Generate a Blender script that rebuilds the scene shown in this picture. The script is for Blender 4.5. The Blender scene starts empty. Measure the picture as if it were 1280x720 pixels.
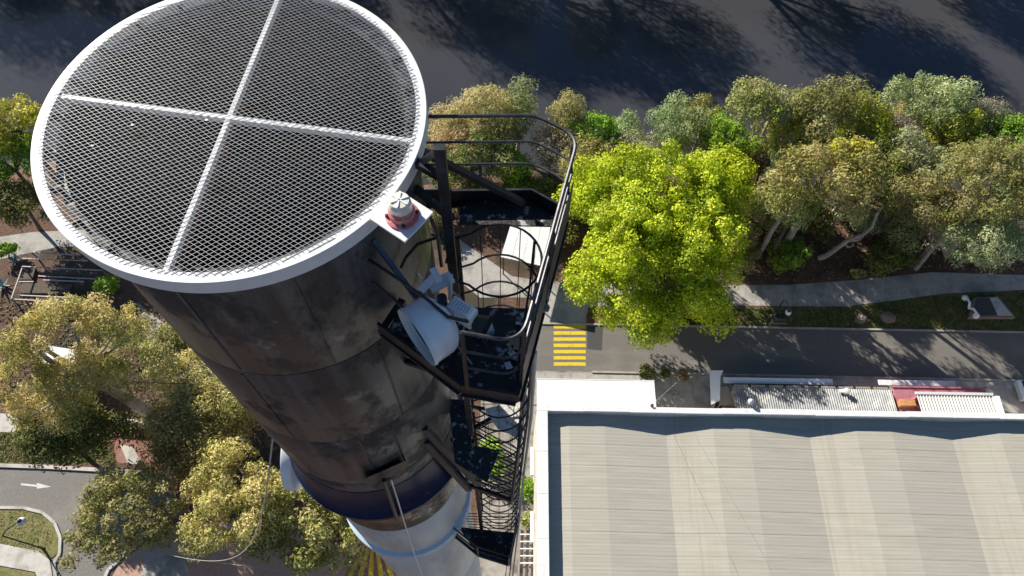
import bpy, math, random
import numpy as np
from mathutils import Vector

# ------------------------------------------------------------------ camera
FPX, CAMH = 930.0, 60.0
CR = np.array([[0.9998024889262354, 0.01852320787219122, 0.007202354269870719],
               [0.012877524726495683, -0.879818915547272, 0.47513455483909045],
               [0.015137783649650441, -0.4749479620077826, -0.8798836746359319]])  # world <- (right, down, forward)
scene = bpy.context.scene
col = scene.collection
cam_data = bpy.data.cameras.new('camera'); cam = bpy.data.objects.new('camera', cam_data); col.objects.link(cam)
cam_data.sensor_width = 36.0; cam_data.lens = FPX / 1280.0 * 36.0
cam_data.clip_start = 0.1; cam_data.clip_end = 1500
from mathutils import Matrix
cam.matrix_world = Matrix(((CR[0,0], -CR[0,1], -CR[0,2], 0), (CR[1,0], -CR[1,1], -CR[1,2], 0),
                           (CR[2,0], -CR[2,1], -CR[2,2], CAMH), (0, 0, 0, 1)))
scene.camera = cam
# ------------------------------------------------------------------ sky, sun, exposure
SUN_EL = math.radians(27); SHADOW_AZ = math.radians(-46)
world = bpy.data.worlds.new('World'); scene.world = world; world.use_nodes = True
wn = world.node_tree.nodes; wl = world.node_tree.links
bg = wn['Background']; sky = wn.new('ShaderNodeTexSky'); sky.sky_type = 'NISHITA'; sky.sun_disc = False
sky.sun_elevation = SUN_EL
sunx, suny = -math.cos(SHADOW_AZ), -math.sin(SHADOW_AZ)
sky.sun_rotation = math.atan2(sunx, suny)
wl.new(sky.outputs[0], bg.inputs[0]); bg.inputs[1].default_value = 0.055; sky.ozone_density = 5.0; sky.dust_density = 0.3
sd = bpy.data.lights.new('sun', 'SUN'); sd.energy = 5.0; sd.angle = math.radians(0.5); sd.color = (1.0, 0.93, 0.82)
sun = bpy.data.objects.new('sun', sd); col.objects.link(sun); sun.location = (-40, 40, 90)
sdir = Vector((math.cos(SHADOW_AZ) * math.cos(SUN_EL), math.sin(SHADOW_AZ) * math.cos(SUN_EL), -math.sin(SUN_EL)))
sun.rotation_euler = sdir.to_track_quat('-Z', 'Y').to_euler()
scene.view_settings.view_transform = 'Standard'; scene.view_settings.look = 'None'
scene.view_settings.exposure = 0.82; scene.view_settings.gamma = 1.0
scene.cycles.use_denoising = True
scene.cycles.max_bounces = 6; scene.cycles.transparent_max_bounces = 4

rnd = random.Random(7)
# ------------------------------------------------------------------ helpers
def ray(px, py):
    return CR @ np.array([px - 640.0, py - 360.0, FPX])
def G(px, py, z=0.0):
    d = ray(px, py); t = (z - CAMH) / d[2]
    return np.array([d[0] * t, d[1] * t, z])
def depth(p):
    return float((np.array(p) - np.array([0, 0, CAMH])) @ CR[:, 2])
CX, CY = -1.918, 3.489                       # chimney axis
def on_chimney(px, py, r):
    d = ray(px, py); a = d[0]**2 + d[1]**2; b = -2 * (d[0]*CX + d[1]*CY); c = CX*CX + CY*CY - r*r
    disc = max(b*b - 4*a*c, 0); t = (-b - math.sqrt(disc)) / (2*a)
    return np.array([d[0]*t, d[1]*t, CAMH + d[2]*t])

ORIGIN = {}
class MB:
    def __init__(s): s.v = []; s.f = []
    def add(s, vs, fs):
        n = len(s.v); s.v += [tuple(map(float, v)) for v in vs]; s.f += [tuple(i + n for i in f) for f in fs]; return s
    def hexa(s, b, t):
        return s.add(list(b) + list(t), [(3,2,1,0), (4,5,6,7), (0,1,5,4), (1,2,6,5), (2,3,7,6), (3,0,4,7)])
    def box(s, c, size, rz=0.0, bev=0.0):
        x, y, z = [q / 2 for q in size]; cs, sn = math.cos(rz), math.sin(rz)
        def T(p): return (c[0] + p[0]*cs - p[1]*sn, c[1] + p[0]*sn + p[1]*cs, c[2] + p[2])
        if bev <= 0:
            return s.hexa([T(p) for p in ((-x,-y,-z),(x,-y,-z),(x,y,-z),(-x,y,-z))], [T(p) for p in ((-x,-y,z),(x,-y,z),(x,y,z),(-x,y,z))])
        rings = []
        for zz, k in ((-z, bev), (-z+bev, 0), (z-bev, 0), (z, bev)):
            a, b = x-k, y-k
            rings.append([T(p) for p in ((-a,-b,zz),(a,-b,zz),(a,b,zz),(-a,b,zz))])
        vs = [p for r in rings for p in r]; fs = [(3,2,1,0), (12,13,14,15)]
        for k in range(3):
            for i in range(4):
                j = (i+1) % 4; fs.append((k*4+i, k*4+j, k*4+4+j, k*4+4+i))
        return s.add(vs, fs)
    def bar(s, p, q, w, h, up=(0,0,1)):
        p, q = Vector(p), Vector(q); d = (q-p).normalized(); u = Vector(up)
        if abs(d.dot(u)) > .98: u = Vector((1,0,0))
        a = d.cross(u).normalized() * (w/2); b = a.cross(d).normalized() * (h/2)
        return s.hexa([p-a-b, p+a-b, p+a+b, p-a+b], [q-a-b, q+a-b, q+a+b, q-a+b])
    def tube(s, pts, r, n=8, cap=True):
        pts = [Vector(p) for p in pts]; rs = r if isinstance(r, (list, tuple)) else [r] * len(pts)
        vs = []; fs = []; prev = None
        for i, p in enumerate(pts):
            d = (pts[min(i+1, len(pts)-1)] - pts[max(i-1, 0)]).normalized()
            if prev is None:
                u = Vector((0,0,1)) if abs(d.z) < .9 else Vector((1,0,0))
                a = d.cross(u).normalized()
            else:
                a = (prev - d * prev.dot(d)).normalized()
            prev = a; b = d.cross(a)
            for k in range(n):
                t = 2*math.pi*k/n; vs.append(p + (a*math.cos(t) + b*math.sin(t)) * rs[i])
        for i in range(len(pts)-1):
            for k in range(n):
                j = (k+1) % n; fs.append((i*n+k, i*n+j, i*n+n+j, i*n+n+k))
        if cap: fs += [tuple(range(n-1, -1, -1)), tuple(range((len(pts)-1)*n, len(pts)*n))]
        return s.add(vs, fs)
    def lathe(s, prof, c=(0,0), n=48, a0=0.0, a1=2*math.pi):
        full = abs(a1 - a0 - 2*math.pi) < 1e-6; m = n if full else n+1; vs = []; fs = []
        for r, z in prof:
            for k in range(m):
                t = a0 + (a1-a0)*k/n; vs.append((c[0] + r*math.cos(t), c[1] + r*math.sin(t), z))
        for i in range(len(prof)-1):
            for k in range(n):
                j = (k+1) % m; fs.append((i*m+k, i*m+j, i*m+m+j, i*m+m+k))
        return s.add(vs, fs)
    def prism(s, poly, z0, z1):
        n = len(poly); vs = [(p[0], p[1], z0) for p in poly] + [(p[0], p[1], z1) for p in poly]
        fs = [tuple(range(n-1, -1, -1)), tuple(range(n, 2*n))] + [(i, (i+1) % n, n+(i+1) % n, n+i) for i in range(n)]
        return s.add(vs, fs)
    def sphere(s, c, r, n=14, m=9, sq=1.0):
        prof = [(max(r*math.sin(math.pi*i/m), 1e-4), c[2] - r*sq*math.cos(math.pi*i/m)) for i in range(m+1)]
        return s.lathe(prof, (c[0], c[1]), n)
    def build(s, name, mat, parent=None, smooth=False):
        o0 = ORIGIN.get(parent.name, (0,0,0)) if parent else (0,0,0)
        me = bpy.data.meshes.new(name)
        me.from_pydata([(v[0]-o0[0], v[1]-o0[1], v[2]-o0[2]) for v in s.v], [], s.f)
        me.materials.append(mat)
        if smooth:
            me.polygons.foreach_set('use_smooth', [True]*len(me.polygons))
            try: me.set_sharp_from_angle(angle=math.radians(40))
            except Exception: pass
        o = bpy.data.objects.new(name, me); col.objects.link(o)
        if parent: o.parent = parent; ORIGIN[o.name] = o0
        return o
def tag(o, label, cat, group=None):
    o['label'] = label; o['category'] = cat
    if group: o['group'] = group
    return o
def thing(name, loc, label, cat, group=None):
    o = bpy.data.objects.new(name, None); o.empty_display_size = .3; col.objects.link(o)
    o.location = [float(q) for q in loc]; ORIGIN[o.name] = tuple(float(q) for q in loc)
    return tag(o, label, cat, group)
def struct(o): o['kind'] = 'structure'; return o

# ------------------------------------------------------------------ materials
def newmat(name):
    m = bpy.data.materials.new(name); m.use_nodes = True; nt = m.node_tree
    return m, nt.nodes, nt.links, nt.nodes['Principled BSDF']
def mat(name, c1, c2=None, scale=3.0, rough=.7, metal=0.0, bump=0.0, detail=6, c3=None, scale3=.3, contrast=(.35,.65), stretch=None, spec=.5, thr3=(.5,.62)):
    """two-tone noise with an optional larger patch colour, all in world space"""
    m, N, L, B = newmat(name)
    B.inputs['Roughness'].default_value = rough; B.inputs['Metallic'].default_value = metal
    B.inputs['Specular IOR Level'].default_value = spec
    geo = N.new('ShaderNodeNewGeometry'); src = geo.outputs['Position']
    if stretch:
        mp = N.new('ShaderNodeMapping'); mp.inputs['Scale'].default_value = stretch; L.new(src, mp.inputs[0]); src = mp.outputs[0]
    nz = N.new('ShaderNodeTexNoise'); nz.inputs['Scale'].default_value = scale; nz.inputs['Detail'].default_value = detail; nz.inputs['Roughness'].default_value = .65
    L.new(src, nz.inputs['Vector'])
    rp = N.new('ShaderNodeValToRGB'); c2 = c2 or c1
    rp.color_ramp.elements[0].position = contrast[0]; rp.color_ramp.elements[0].color = (*c1, 1)
    rp.color_ramp.elements[1].position = contrast[1]; rp.color_ramp.elements[1].color = (*c2, 1)
    L.new(nz.outputs['Fac'], rp.inputs[0]); out = rp.outputs[0]
    if c3:
        n3 = N.new('ShaderNodeTexNoise'); n3.inputs['Scale'].default_value = scale3; n3.inputs['Detail'].default_value = 5; n3.inputs['Roughness'].default_value = .6
        L.new(src, n3.inputs['Vector'])
        r3 = N.new('ShaderNodeValToRGB'); r3.color_ramp.elements[0].position = thr3[0]; r3.color_ramp.elements[1].position = thr3[1]
        L.new(n3.outputs['Fac'], r3.inputs[0])
        mx = N.new('ShaderNodeMix'); mx.data_type = 'RGBA'; L.new(r3.outputs[0], mx.inputs[0]); L.new(out, mx.inputs[6]); mx.inputs[7].default_value = (*c3, 1); out = mx.outputs[2]
    L.new(out, B.inputs['Base Color'])
    if bump:
        bp = N.new('ShaderNodeBump'); bp.inputs['Strength'].default_value = bump; bp.inputs['Distance'].default_value = .05
        L.new(nz.outputs['Fac'], bp.inputs['Height']); L.new(bp.outputs[0], B.inputs['Normal'])
    return m
def leafmat(name, trans=.35, rough=.55):
    m, N, L, B = newmat(name)
    at = N.new('ShaderNodeAttribute'); at.attribute_name = 'tint'
    L.new(at.outputs['Color'], B.inputs['Base Color']); B.inputs['Roughness'].default_value = rough; B.inputs['Specular IOR Level'].default_value = .25
    tr = N.new('ShaderNodeBsdfTranslucent'); L.new(at.outputs['Color'], tr.inputs[0])
    mx = N.new('ShaderNodeMixShader'); mx.inputs[0].default_value = trans
    L.new(B.outputs[0], mx.inputs[1]); L.new(tr.outputs[0], mx.inputs[2]); L.new(mx.outputs[0], N['Material Output'].inputs[0])
    return m

M = {}
M['mulch'] = mat('mulch', (.07,.042,.028), (.19,.105,.07), 5.0, .95, bump=.6, c3=(.05,.042,.026), scale3=.22)
M['asphalt'] = mat('asphalt', (.13,.122,.112), (.18,.168,.152), 9.0, .9, bump=.15, c3=(.2,.186,.165), scale3=.25, stretch=(.5,1.4,1))
M['old_asphalt'] = mat('old_asphalt', (.17,.16,.15), (.23,.22,.2), 6.0, .9, bump=.15, c3=(.27,.25,.225), scale3=.18)
M['dark_asphalt'] = mat('dark_asphalt', (.05,.05,.052), (.08,.078,.076), 9.0, .9, bump=.15)
M['concrete'] = mat('concrete', (.33,.315,.29), (.43,.41,.375), 2.2, .85, bump=.08, c3=(.25,.24,.215), scale3=.5)
M['pale_concrete'] = mat('pale_concrete', (.48,.46,.42), (.6,.57,.52), 2.0, .85, bump=.05, c3=(.38,.36,.32), scale3=.7)
M['stained_concrete'] = mat('stained_concrete', (.24,.22,.19), (.36,.335,.3), 1.6, .9, bump=.1, c3=(.15,.13,.11), scale3=.7)
M['grass'] = mat('grass', (.055,.075,.018), (.15,.16,.045), 3.5, .95, bump=.6, c3=(.2,.16,.075), scale3=.45)
M['dry_grass'] = mat('dry_grass', (.15,.145,.05), (.27,.24,.1), 4.0, .95, bump=.5, c3=(.12,.14,.035), scale3=.6)
M['brick_pave'] = mat('brick_pave', (.24,.1,.085), (.34,.15,.125), 5.0, .9, bump=.1, c3=(.3,.2,.16), scale3=.5)
M['salmon_pave'] = mat('salmon_pave', (.42,.26,.2), (.52,.34,.26), 4.0, .9, bump=.05, c3=(.4,.33,.28), scale3=.4)
M['yellow'] = mat('yellow', (.55,.4,.02), (.75,.56,.03), 6.0, .7, c3=(.3,.24,.08), scale3=1.6, thr3=(.58,.7))
M['white_line'] = mat('white_line', (.5,.5,.48), (.72,.71,.68), 5.0, .7)
M['white'] = mat('white', (.72,.73,.73), (.82,.82,.81), 6.0, .4, c3=(.6,.6,.57), scale3=1.5, thr3=(.6,.75))
M['white_coping'] = mat('white_coping', (.7,.7,.69), (.82,.82,.8), 2.0, .45, c3=(.55,.54,.5), scale3=.9, thr3=(.62,.75))
M['white_gloss'] = mat('white_gloss', (.84,.85,.86), (.88,.88,.88), 8.0, .25)
M['mesh_wire'] = mat('mesh_wire', (.36,.37,.38), (.52,.53,.54), 20.0, .45, c3=(.28,.25,.23), scale3=2.5, thr3=(.6,.7))
M['galv'] = mat('galv', (.62,.64,.65), (.78,.79,.79), 20.0, .4, metal=.2)
M['rust'] = mat('rust', (.09,.035,.02), (.2,.085,.05), 10.0, .9, bump=.3)
M['black_steel'] = mat('black_steel', (.014,.016,.02), (.03,.033,.038), 14.0, .42, bump=.08, c3=(.045,.05,.056), scale3=6, thr3=(.55,.7), spec=.3)
M['dark_paint'] = mat('dark_paint', (.02,.022,.025), (.035,.035,.036), 10.0, .5)
M['soot'] = mat('soot', (.006,.006,.006), (.012,.011,.01), 4.0, .95)
M['timber'] = mat('timber', (.2,.17,.14), (.32,.28,.23), 6.0, .85, stretch=(1,6,6), bump=.1)
M['bark_pale'] = mat('bark_pale', (.3,.27,.22), (.5,.46,.4), 3.0, .85, bump=.3, c3=(.22,.19,.15), scale3=1.2)
M['bark_dark'] = mat('bark_dark', (.07,.055,.04), (.14,.11,.085), 5.0, .9, bump=.4)
M['rock'] = mat('rock', (.14,.12,.1), (.28,.25,.21), 4.0, .9, bump=.6)
M['globe'] = mat('globe', (.75,.76,.76), (.8,.8,.8), 5.0, .3)
M['pink_wall'] = mat('pink_wall', (.34,.13,.16), (.42,.18,.21), 3.0, .7)
M['orange_wall'] = mat('orange_wall', (.36,.12,.04), (.55,.3,.13), 1.2, .8)
M['pale_wall'] = mat('pale_wall', (.5,.48,.44), (.6,.58,.53), 1.5, .8, c3=(.42,.4,.36), scale3=.6)
M['brick_wall'] = mat('brick_wall', (.2,.16,.13), (.3,.25,.2), 3.0, .85, bump=.2)
M['green_box'] = mat('green_box', (.04,.07,.045), (.07,.1,.06), 8.0, .6)
M['glass_dark'] = mat('glass_dark', (.015,.018,.02), (.03,.032,.035), 2.0, .1)
M['fence_pale'] = mat('fence_pale', (.42,.4,.37), (.55,.53,.5), 6.0, .7)
M['cable_white'] = mat('cable_white', (.42,.4,.36), (.55,.53,.48), 6.0, .6)
M['fixture_red'] = mat('fixture_red', (.5,.12,.13), (.6,.2,.2), 20.0, .4, c3=(.6,.33,.3), scale3=12)
M['lens'] = mat('lens', (.72,.7,.58), (.8,.78,.68), 30.0, .15)
M['dead_leaf'] = mat('dead_leaf', (.35,.27,.18), (.5,.42,.3), 12.0, .9)

def roof_mat():
    m = mat('roof_sheet', (.39,.37,.305), (.455,.432,.36), 1.2, .6, bump=.03, stretch=(.25,2.2,1), c3=(.42,.395,.335), scale3=.35, spec=.25)
    N, L = m.node_tree.nodes, m.node_tree.links; B = N['Principled BSDF']
    geo = N.new('ShaderNodeNewGeometry'); mp = N.new('ShaderNodeMapping'); mp.inputs['Scale'].default_value = (3.5, .1, .1); L.new(geo.outputs['Position'], mp.inputs[0])
    nz = N.new('ShaderNodeTexNoise'); nz.inputs['Scale'].default_value = 1.0; nz.inputs['Detail'].default_value = 4; L.new(mp.outputs[0], nz.inputs['Vector'])
    # run-off stains confined to the valley sides
    sx = N.new('ShaderNodeSeparateXYZ'); L.new(geo.outputs['Position'], sx.inputs[0])
    md = N.new('ShaderNodeMath'); md.operation = 'ADD'; md.inputs[1].default_value = -VALLEY0 + PERIOD * 10; L.new(sx.outputs[0], md.inputs[0])
    mo = N.new('ShaderNodeMath'); mo.operation = 'MODULO'; mo.inputs[1].default_value = PERIOD; L.new(md.outputs[0], mo.inputs[0])
    lt = N.new('ShaderNodeMapRange'); lt.inputs[1].default_value = 3.2; lt.inputs[2].default_value = 1.8; L.new(mo.outputs[0], lt.inputs[0])
    rp = N.new('ShaderNodeValToRGB'); rp.color_ramp.elements[0].position = .46; rp.color_ramp.elements[1].position = .68; L.new(nz.outputs['Fac'], rp.inputs[0])
    mu = N.new('ShaderNodeMath'); mu.operation = 'MULTIPLY'; L.new(lt.outputs[0], mu.inputs[0]); L.new(rp.outputs[0], mu.inputs[1])
    mu2 = N.new('ShaderNodeMath'); mu2.operation = 'MULTIPLY'; mu2.inputs[1].default_value = .4; L.new(mu.outputs[0], mu2.inputs[0])
    old = B.inputs['Base Color'].links[0].from_socket
    mx = N.new('ShaderNodeMix'); mx.data_type = 'RGBA'; L.new(mu2.outputs[0], mx.inputs[0]); L.new(old, mx.inputs[6]); mx.inputs[7].default_value = (.32,.28,.23,1)
    L.new(mx.outputs[2], B.inputs['Base Color'])
    return m
VALLEY0, PERIOD = 11.9, 10.55
M['roof'] = roof_mat()

def steel_mat(name, dark, mid, light, seed, rough=.5, metal=.0):
    """weathered stack plate: vertical streaks, smears and pale scuffs"""
    m, N, L, B = newmat(name)
    geo = N.new('ShaderNodeNewGeometry'); sp = N.new('ShaderNodeSeparateXYZ')
    off = N.new('ShaderNodeVectorMath'); off.operation = 'ADD'; off.inputs[1].default_value = (seed*3.7, seed*1.9, seed*5.3); L.new(geo.outputs['Position'], off.inputs[0])
    def noise(sc, det, stretch, rough=.6):
        mp = N.new('ShaderNodeMapping'); mp.inputs['Scale'].default_value = stretch; L.new(off.outputs[0], mp.inputs[0])
        n = N.new('ShaderNodeTexNoise'); n.inputs['Scale'].default_value = sc; n.inputs['Detail'].default_value = det; n.inputs['Roughness'].default_value = rough; L.new(mp.outputs[0], n.inputs['Vector']); return n.outputs['Fac']
    def ramp(s, a, b):
        r = N.new('ShaderNodeValToRGB'); r.color_ramp.elements[0].position = a; r.color_ramp.elements[1].position = b; L.new(s, r.inputs[0]); return r.outputs[0]
    def mix(f, a, b):
        x = N.new('ShaderNodeMix'); x.data_type = 'RGBA'; L.new(f, x.inputs[0])
        for i, q in ((6, a), (7, b)):
            if isinstance(q, tuple): x.inputs[i].default_value = (*q, 1)
            else: L.new(q, x.inputs[i])
        return x.outputs[2]
    streak = ramp(noise(5, 6, (1, 1, .05)), .42, .62)
    patch = ramp(noise(1.5, 8, (1, 1, .6), .68), .5, .58)
    scuff = ramp(noise(1.6, 9, (1, 1, .75), .74), .58, .63)
    fine = ramp(noise(40, 3, (1, 1, .3)), .3, .8)
    c = mix(streak, tuple(q*.7 for q in dark), mid); c = mix(patch, c, tuple(q*.5 for q in dark)); c = mix(scuff, c, light)
    mm = N.new('ShaderNodeMix'); mm.data_type = 'RGBA'; mm.blend_type = 'MULTIPLY'; mm.inputs[0].default_value = .3; L.new(c, mm.inputs[6]); L.new(fine, mm.inputs[7])
    L.new(mm.outputs[2], B.inputs['Base Color']); B.inputs['Metallic'].default_value = metal
    rr = N.new('ShaderNodeMapRange'); rr.inputs[3].default_value = rough - .1; rr.inputs[4].default_value = rough + .22; L.new(patch, rr.inputs[0]); L.new(rr.outputs[0], B.inputs['Roughness'])
    bp = N.new('ShaderNodeBump'); bp.inputs['Strength'].default_value = .12; bp.inputs['Distance'].default_value = .01; L.new(noise(9, 5, (1, 1, .5)), bp.inputs['Height']); L.new(bp.outputs[0], B.inputs['Normal'])
    return m
def water_mat():
    m, N, L, B = newmat('river_water')
    B.inputs['Roughness'].default_value = .06; B.inputs['IOR'].default_value = 1.42
    geo = N.new('ShaderNodeNewGeometry')
    nz = N.new('ShaderNodeTexNoise'); nz.inputs['Scale'].default_value = .06; nz.inputs['Detail'].default_value = 3; L.new(geo.outputs['Position'], nz.inputs['Vector'])
    rp = N.new('ShaderNodeValToRGB'); rp.color_ramp.elements[0].color = (.034,.04,.056,1); rp.color_ramp.elements[1].color = (.074,.071,.07,1); L.new(nz.outputs['Fac'], rp.inputs[0]); L.new(rp.outputs[0], B.inputs['Base Color'])
    n2 = N.new('ShaderNodeTexNoise'); n2.inputs['Scale'].default_value = 3.0; n2.inputs['Detail'].default_value = 5; L.new(geo.outputs['Position'], n2.inputs['Vector'])
    bp = N.new('ShaderNodeBump'); bp.inputs['Strength'].default_value = .1; bp.inputs['Distance'].default_value = .03; L.new(n2.outputs['Fac'], bp.inputs['Height']); L.new(bp.outputs[0], B.inputs['Normal'])
    return m
def deck_mat():
    """black deck plate spattered with droppings"""
    return mat('deck_plate', (.008,.009,.011), (.03,.03,.03), 18.0, .5, bump=.3, c3=(.5,.5,.48), scale3=11, thr3=(.57,.66))
M['deck'] = deck_mat()
M['pale_deck'] = mat('pale_deck', (.5,.47,.42), (.72,.7,.65), 22.0, .85, bump=.3, c3=(.3,.26,.2), scale3=9, thr3=(.55,.65))

# ------------------------------------------------------------------ terrain and water
SHORE = 49.5
def gz(x, y):
    e = 1.2 * math.sin(x * .11) + .7 * math.sin(x * .31 + 1)
    t = (y - (SHORE - 8 + e)) / 9.0; t = min(max(t, 0), 1); t = t*t*(3-2*t)
    z = -3.6 * t
    u = (y - 90 - e) / 10.0; u = min(max(u, 0), 1); z += 4.2 * u*u*(3-2*u)
    return z
mb = MB(); xs = [-600,-300,-160] + list(range(-110, 116, 5)) + [160, 300, 600]; ys = [-600,-300,-120,-40,0,20,36] + [40 + 1.5*i for i in range(8)] + [53,56,60,70,84,90,93,96,99,102,112,160,300,600]
vs = [(x, y, gz(x, y)) for y in ys for x in xs]; nx = len(xs)
mb.add(vs, [(j*nx+i, j*nx+i+1, (j+1)*nx+i+1, (j+1)*nx+i) for j in range(len(ys)-1) for i in range(nx-1)])
struct(mb.build('ground', M['mulch'], smooth=True))
mb = MB(); mb.add([(-600,SHORE-6,-2.4),(600,SHORE-6,-2.4),(600,101,-2.4),(-600,101,-2.4)], [(0,1,2,3)])
struct(mb.build('river_water', water_mat()))

def sheet(name, pix, z, m, world=False):
    b = MB(); pts = [(p[0], p[1], z) for p in pix] if world else [G(p[0], p[1], z) for p in pix]
    b.add(pts, [tuple(range(len(pts)))])
    o = b.build(name, m)
    if o.data.polygons[0].normal.z < 0: o.data.flip_normals()
    return struct(o)
# right-hand road, path, verge
ROADY0, ROADY1 = 24.35, 28.75
sheet('road', [(-8,ROADY0),(120,ROADY0-.3),(120,ROADY1),(-8,ROADY1)], .004, M['asphalt'], True)
sheet('dark_road_patch', [(734,407),(754,407),(752,438),(734,436)], .009, M['dark_asphalt'])  # darker rectangle laid on the road beside the crossing
path_px_top = [(690,352),(735,352),(850,360),(920,356),(985,356),(1070,350),(1165,340),(1290,344)]
path_px_bot = [(1290,362),(1180,367),(1130,374),(1060,383),(985,383),(920,382),(850,384),(735,384),(690,392)]
rpth = sheet('river_path', path_px_top + path_px_bot, .006, M['stained_concrete'])
def interp(poly, x):
    for (a, b_), (c, d) in zip(poly[:-1], poly[1:]):
        if a <= x <= c: return b_ + (d-b_)*(x-a)/(c-a)
    return poly[-1][1]
pt, pb = path_px_top, path_px_bot[::-1]; xk = 737.0
while xk < 1286:
    x2 = xk + 19.5; q = [G(xk, interp(pt, xk)+.4, .02), G(x2-.4, interp(pt, x2)+.4, .02), G(x2-.4, interp(pb, x2)-.4, .02), G(xk, interp(pb, xk)-.4, .02)]
    if abs(xk - 985) > 0: b = MB(); b.prism([tuple(p[:2]) for p in q][::-1], .0, .02 + rnd.uniform(-.003,.003)); b.build('slab', M['concrete'], rpth)
    xk = x2
sheet('crossing_apron', [(672,355),(735,355),(735,404),(672,404)], .016, M['concrete'])
sheet('verge_grass', [(735,384.5),(850,384.5),(985,383.5),(1060,383.5),(1130,374.5),(1180,367.5),(1290,362.5),(1290,413),(735,404.5)], .008, M['grass'])
pvm = sheet('pavement', [(-2,21.2),(120,21.0),(120,24.3),(-2,24.33)], .004, M['stained_concrete'], True)
for k in range(34):
    b = MB(); b.box((-1+k*1.8, 22.72-.0012*k, .012), (1.77, 2.9, .02)); b.build('slab', M['concrete'], pvm)
sheet('yard_paving', [(-2,-8),(2.5,-8),(2.5,21.1),(-2,21.15)], .004, M['stained_concrete'], True)
sheet('courtyard', [(2.5,18.4),(60,18.4),(60,21.0),(2.5,21.1)], .008, M['concrete'], True)
def kerb(pts, w=.16, h=.12, name='kerb', m='concrete'):
    b = MB()
    for p, q in zip(pts[:-1], pts[1:]): b.bar((p[0], p[1], h/2-.01), (q[0], q[1], h/2-.01), w, h+.02)
    return struct(b.build(name, M[m]))
kerb([(-8,ROADY1+.08),(60,ROADY1+.08),(120,ROADY1+.08)]); kerb([(7.5,ROADY0-.08),(60,ROADY0-.2),(120,ROADY0-.4)])
# path joints are real grooves between slabs: thin dark timber strips set in the path
# yellow pedestrian stripes
cross = thing('zebra_crossing', G(712,434,.01), 'yellow striped pedestrian crossing painted on the road beside the bright green tree', 'crossing')
for k in range(7):
    y = 408.5 + k * 7.75
    b = MB(); b.add([G(692,y-2.2,.014), G(732,y-2.2,.014), G(732.5,y+2.2,.014), G(692.3,y+2.2,.014)], [(3,2,1,0)]); b.build('stripe', M['yellow'], cross)
for k, (x0, x1) in enumerate([(661,668)]):
    b = MB(); b.add([G(x0,414,.014), G(x1,414,.014), G(x1,436,.014), G(x0,436,.014)], [(3,2,1,0)]); b.build('stripe', M['yellow'], cross)
cross2 = thing('zebra_crossing', G(465,702,.01), 'yellow diagonal hatching painted on paving at the foot of the stack', 'crossing')
sheet('hatch_paving', [(452,676),(482,676),(530,740),(420,740)], .01, M['brick_pave'])
for k in range(6):
    t = k / 6.0; u = t + .085
    b = MB(); b.add([G(454+30*t,681,.014), G(454+30*u,681,.014), G(430+88*u,728,.014), G(430+88*t,728,.014)], [(3,2,1,0)]); b.build('stripe', M['yellow'], cross2)
# left-hand street
sheet('side_road', [(-130,584),(60,586),(150,592),(205,600),(228,640),(150,700),(128,735),(-130,735)], .004, M['old_asphalt'])
sheet('footpath', [(-60,512),(72,522),(72,541),(-60,539)], .008, M['pale_concrete'])
sheet('nature_strip', [(-60,540),(140,541),(145,580),(-60,578)], .006, M['grass'])
sheet('red_driveway', [(137,529),(206,531),(212,560),(186,582),(146,578),(133,556)], .01, M['brick_pave'])
sheet('shared_path', [(150,556),(166,558),(178,581),(160,579)], .016, M['pale_concrete'])
sheet('grass_island', [(-60,637),(30,637),(52,643),(66,656),(73,672),(72,692),(60,700),(-60,672)], .05, M['dry_grass'])
sheet('island_path', [(-60,668),(48,689),(62,700),(68,735),(52,735),(44,715),(-60,696)], .055, M['pale_concrete'])
sheet('island_grass', [(-60,697),(43,716),(50,735),(-60,735)], .05, M['dry_grass'])
sheet('salmon_paving', [(226,650),(300,655),(470,690),(440,740),(130,740),(150,702)], .008, M['salmon_pave'])
sheet('grey_paving', [(184,690),(228,696),(246,740),(170,740)], .012, M['concrete'])
sheet('shaded_forecourt', [(172,378),(250,440),(300,520),(260,530),(196,440),(172,410)], .006, M['concrete'])
sheet('river_walk', [(-80,318),(0,296),(40,290),(130,286),(130,306),(70,309),(0,324),(-80,345)], .008, M['concrete'])
kp = [G(x, y) for x, y in ((-130,636),(-20,634.5),(30,635),(54,641),(69,654),(76,672),(75,692),(68,704),(72,735))]
kerb(kp, .22, .12, 'kerb', 'pale_concrete')
kerb([G(x, y) for x, y in ((-130,582),(0,582),(60,584),(150,589),(185,591))], .3, .13, 'kerb', 'pale_concrete')
kerb([G(x, y) for x, y in ((126,735),(136,712),(150,700),(152,690))], .22, .12, 'kerb', 'pale_concrete')
# painted arrow on the left street
arrow = MB(); a = G(26,605.5,.014)
arrow.add([G(26,604,.014),G(46,606,.014),G(46,603.5,.014),G(64,608.5,.014),G(46,611,.014),G(46,608.6,.014),G(26,606.5,.014)], [(6,5,4,3,2,1,0)])
tag(arrow.build('road_arrow', M['white_line']), 'white direction arrow painted on the curving side street', 'road marking')

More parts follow.
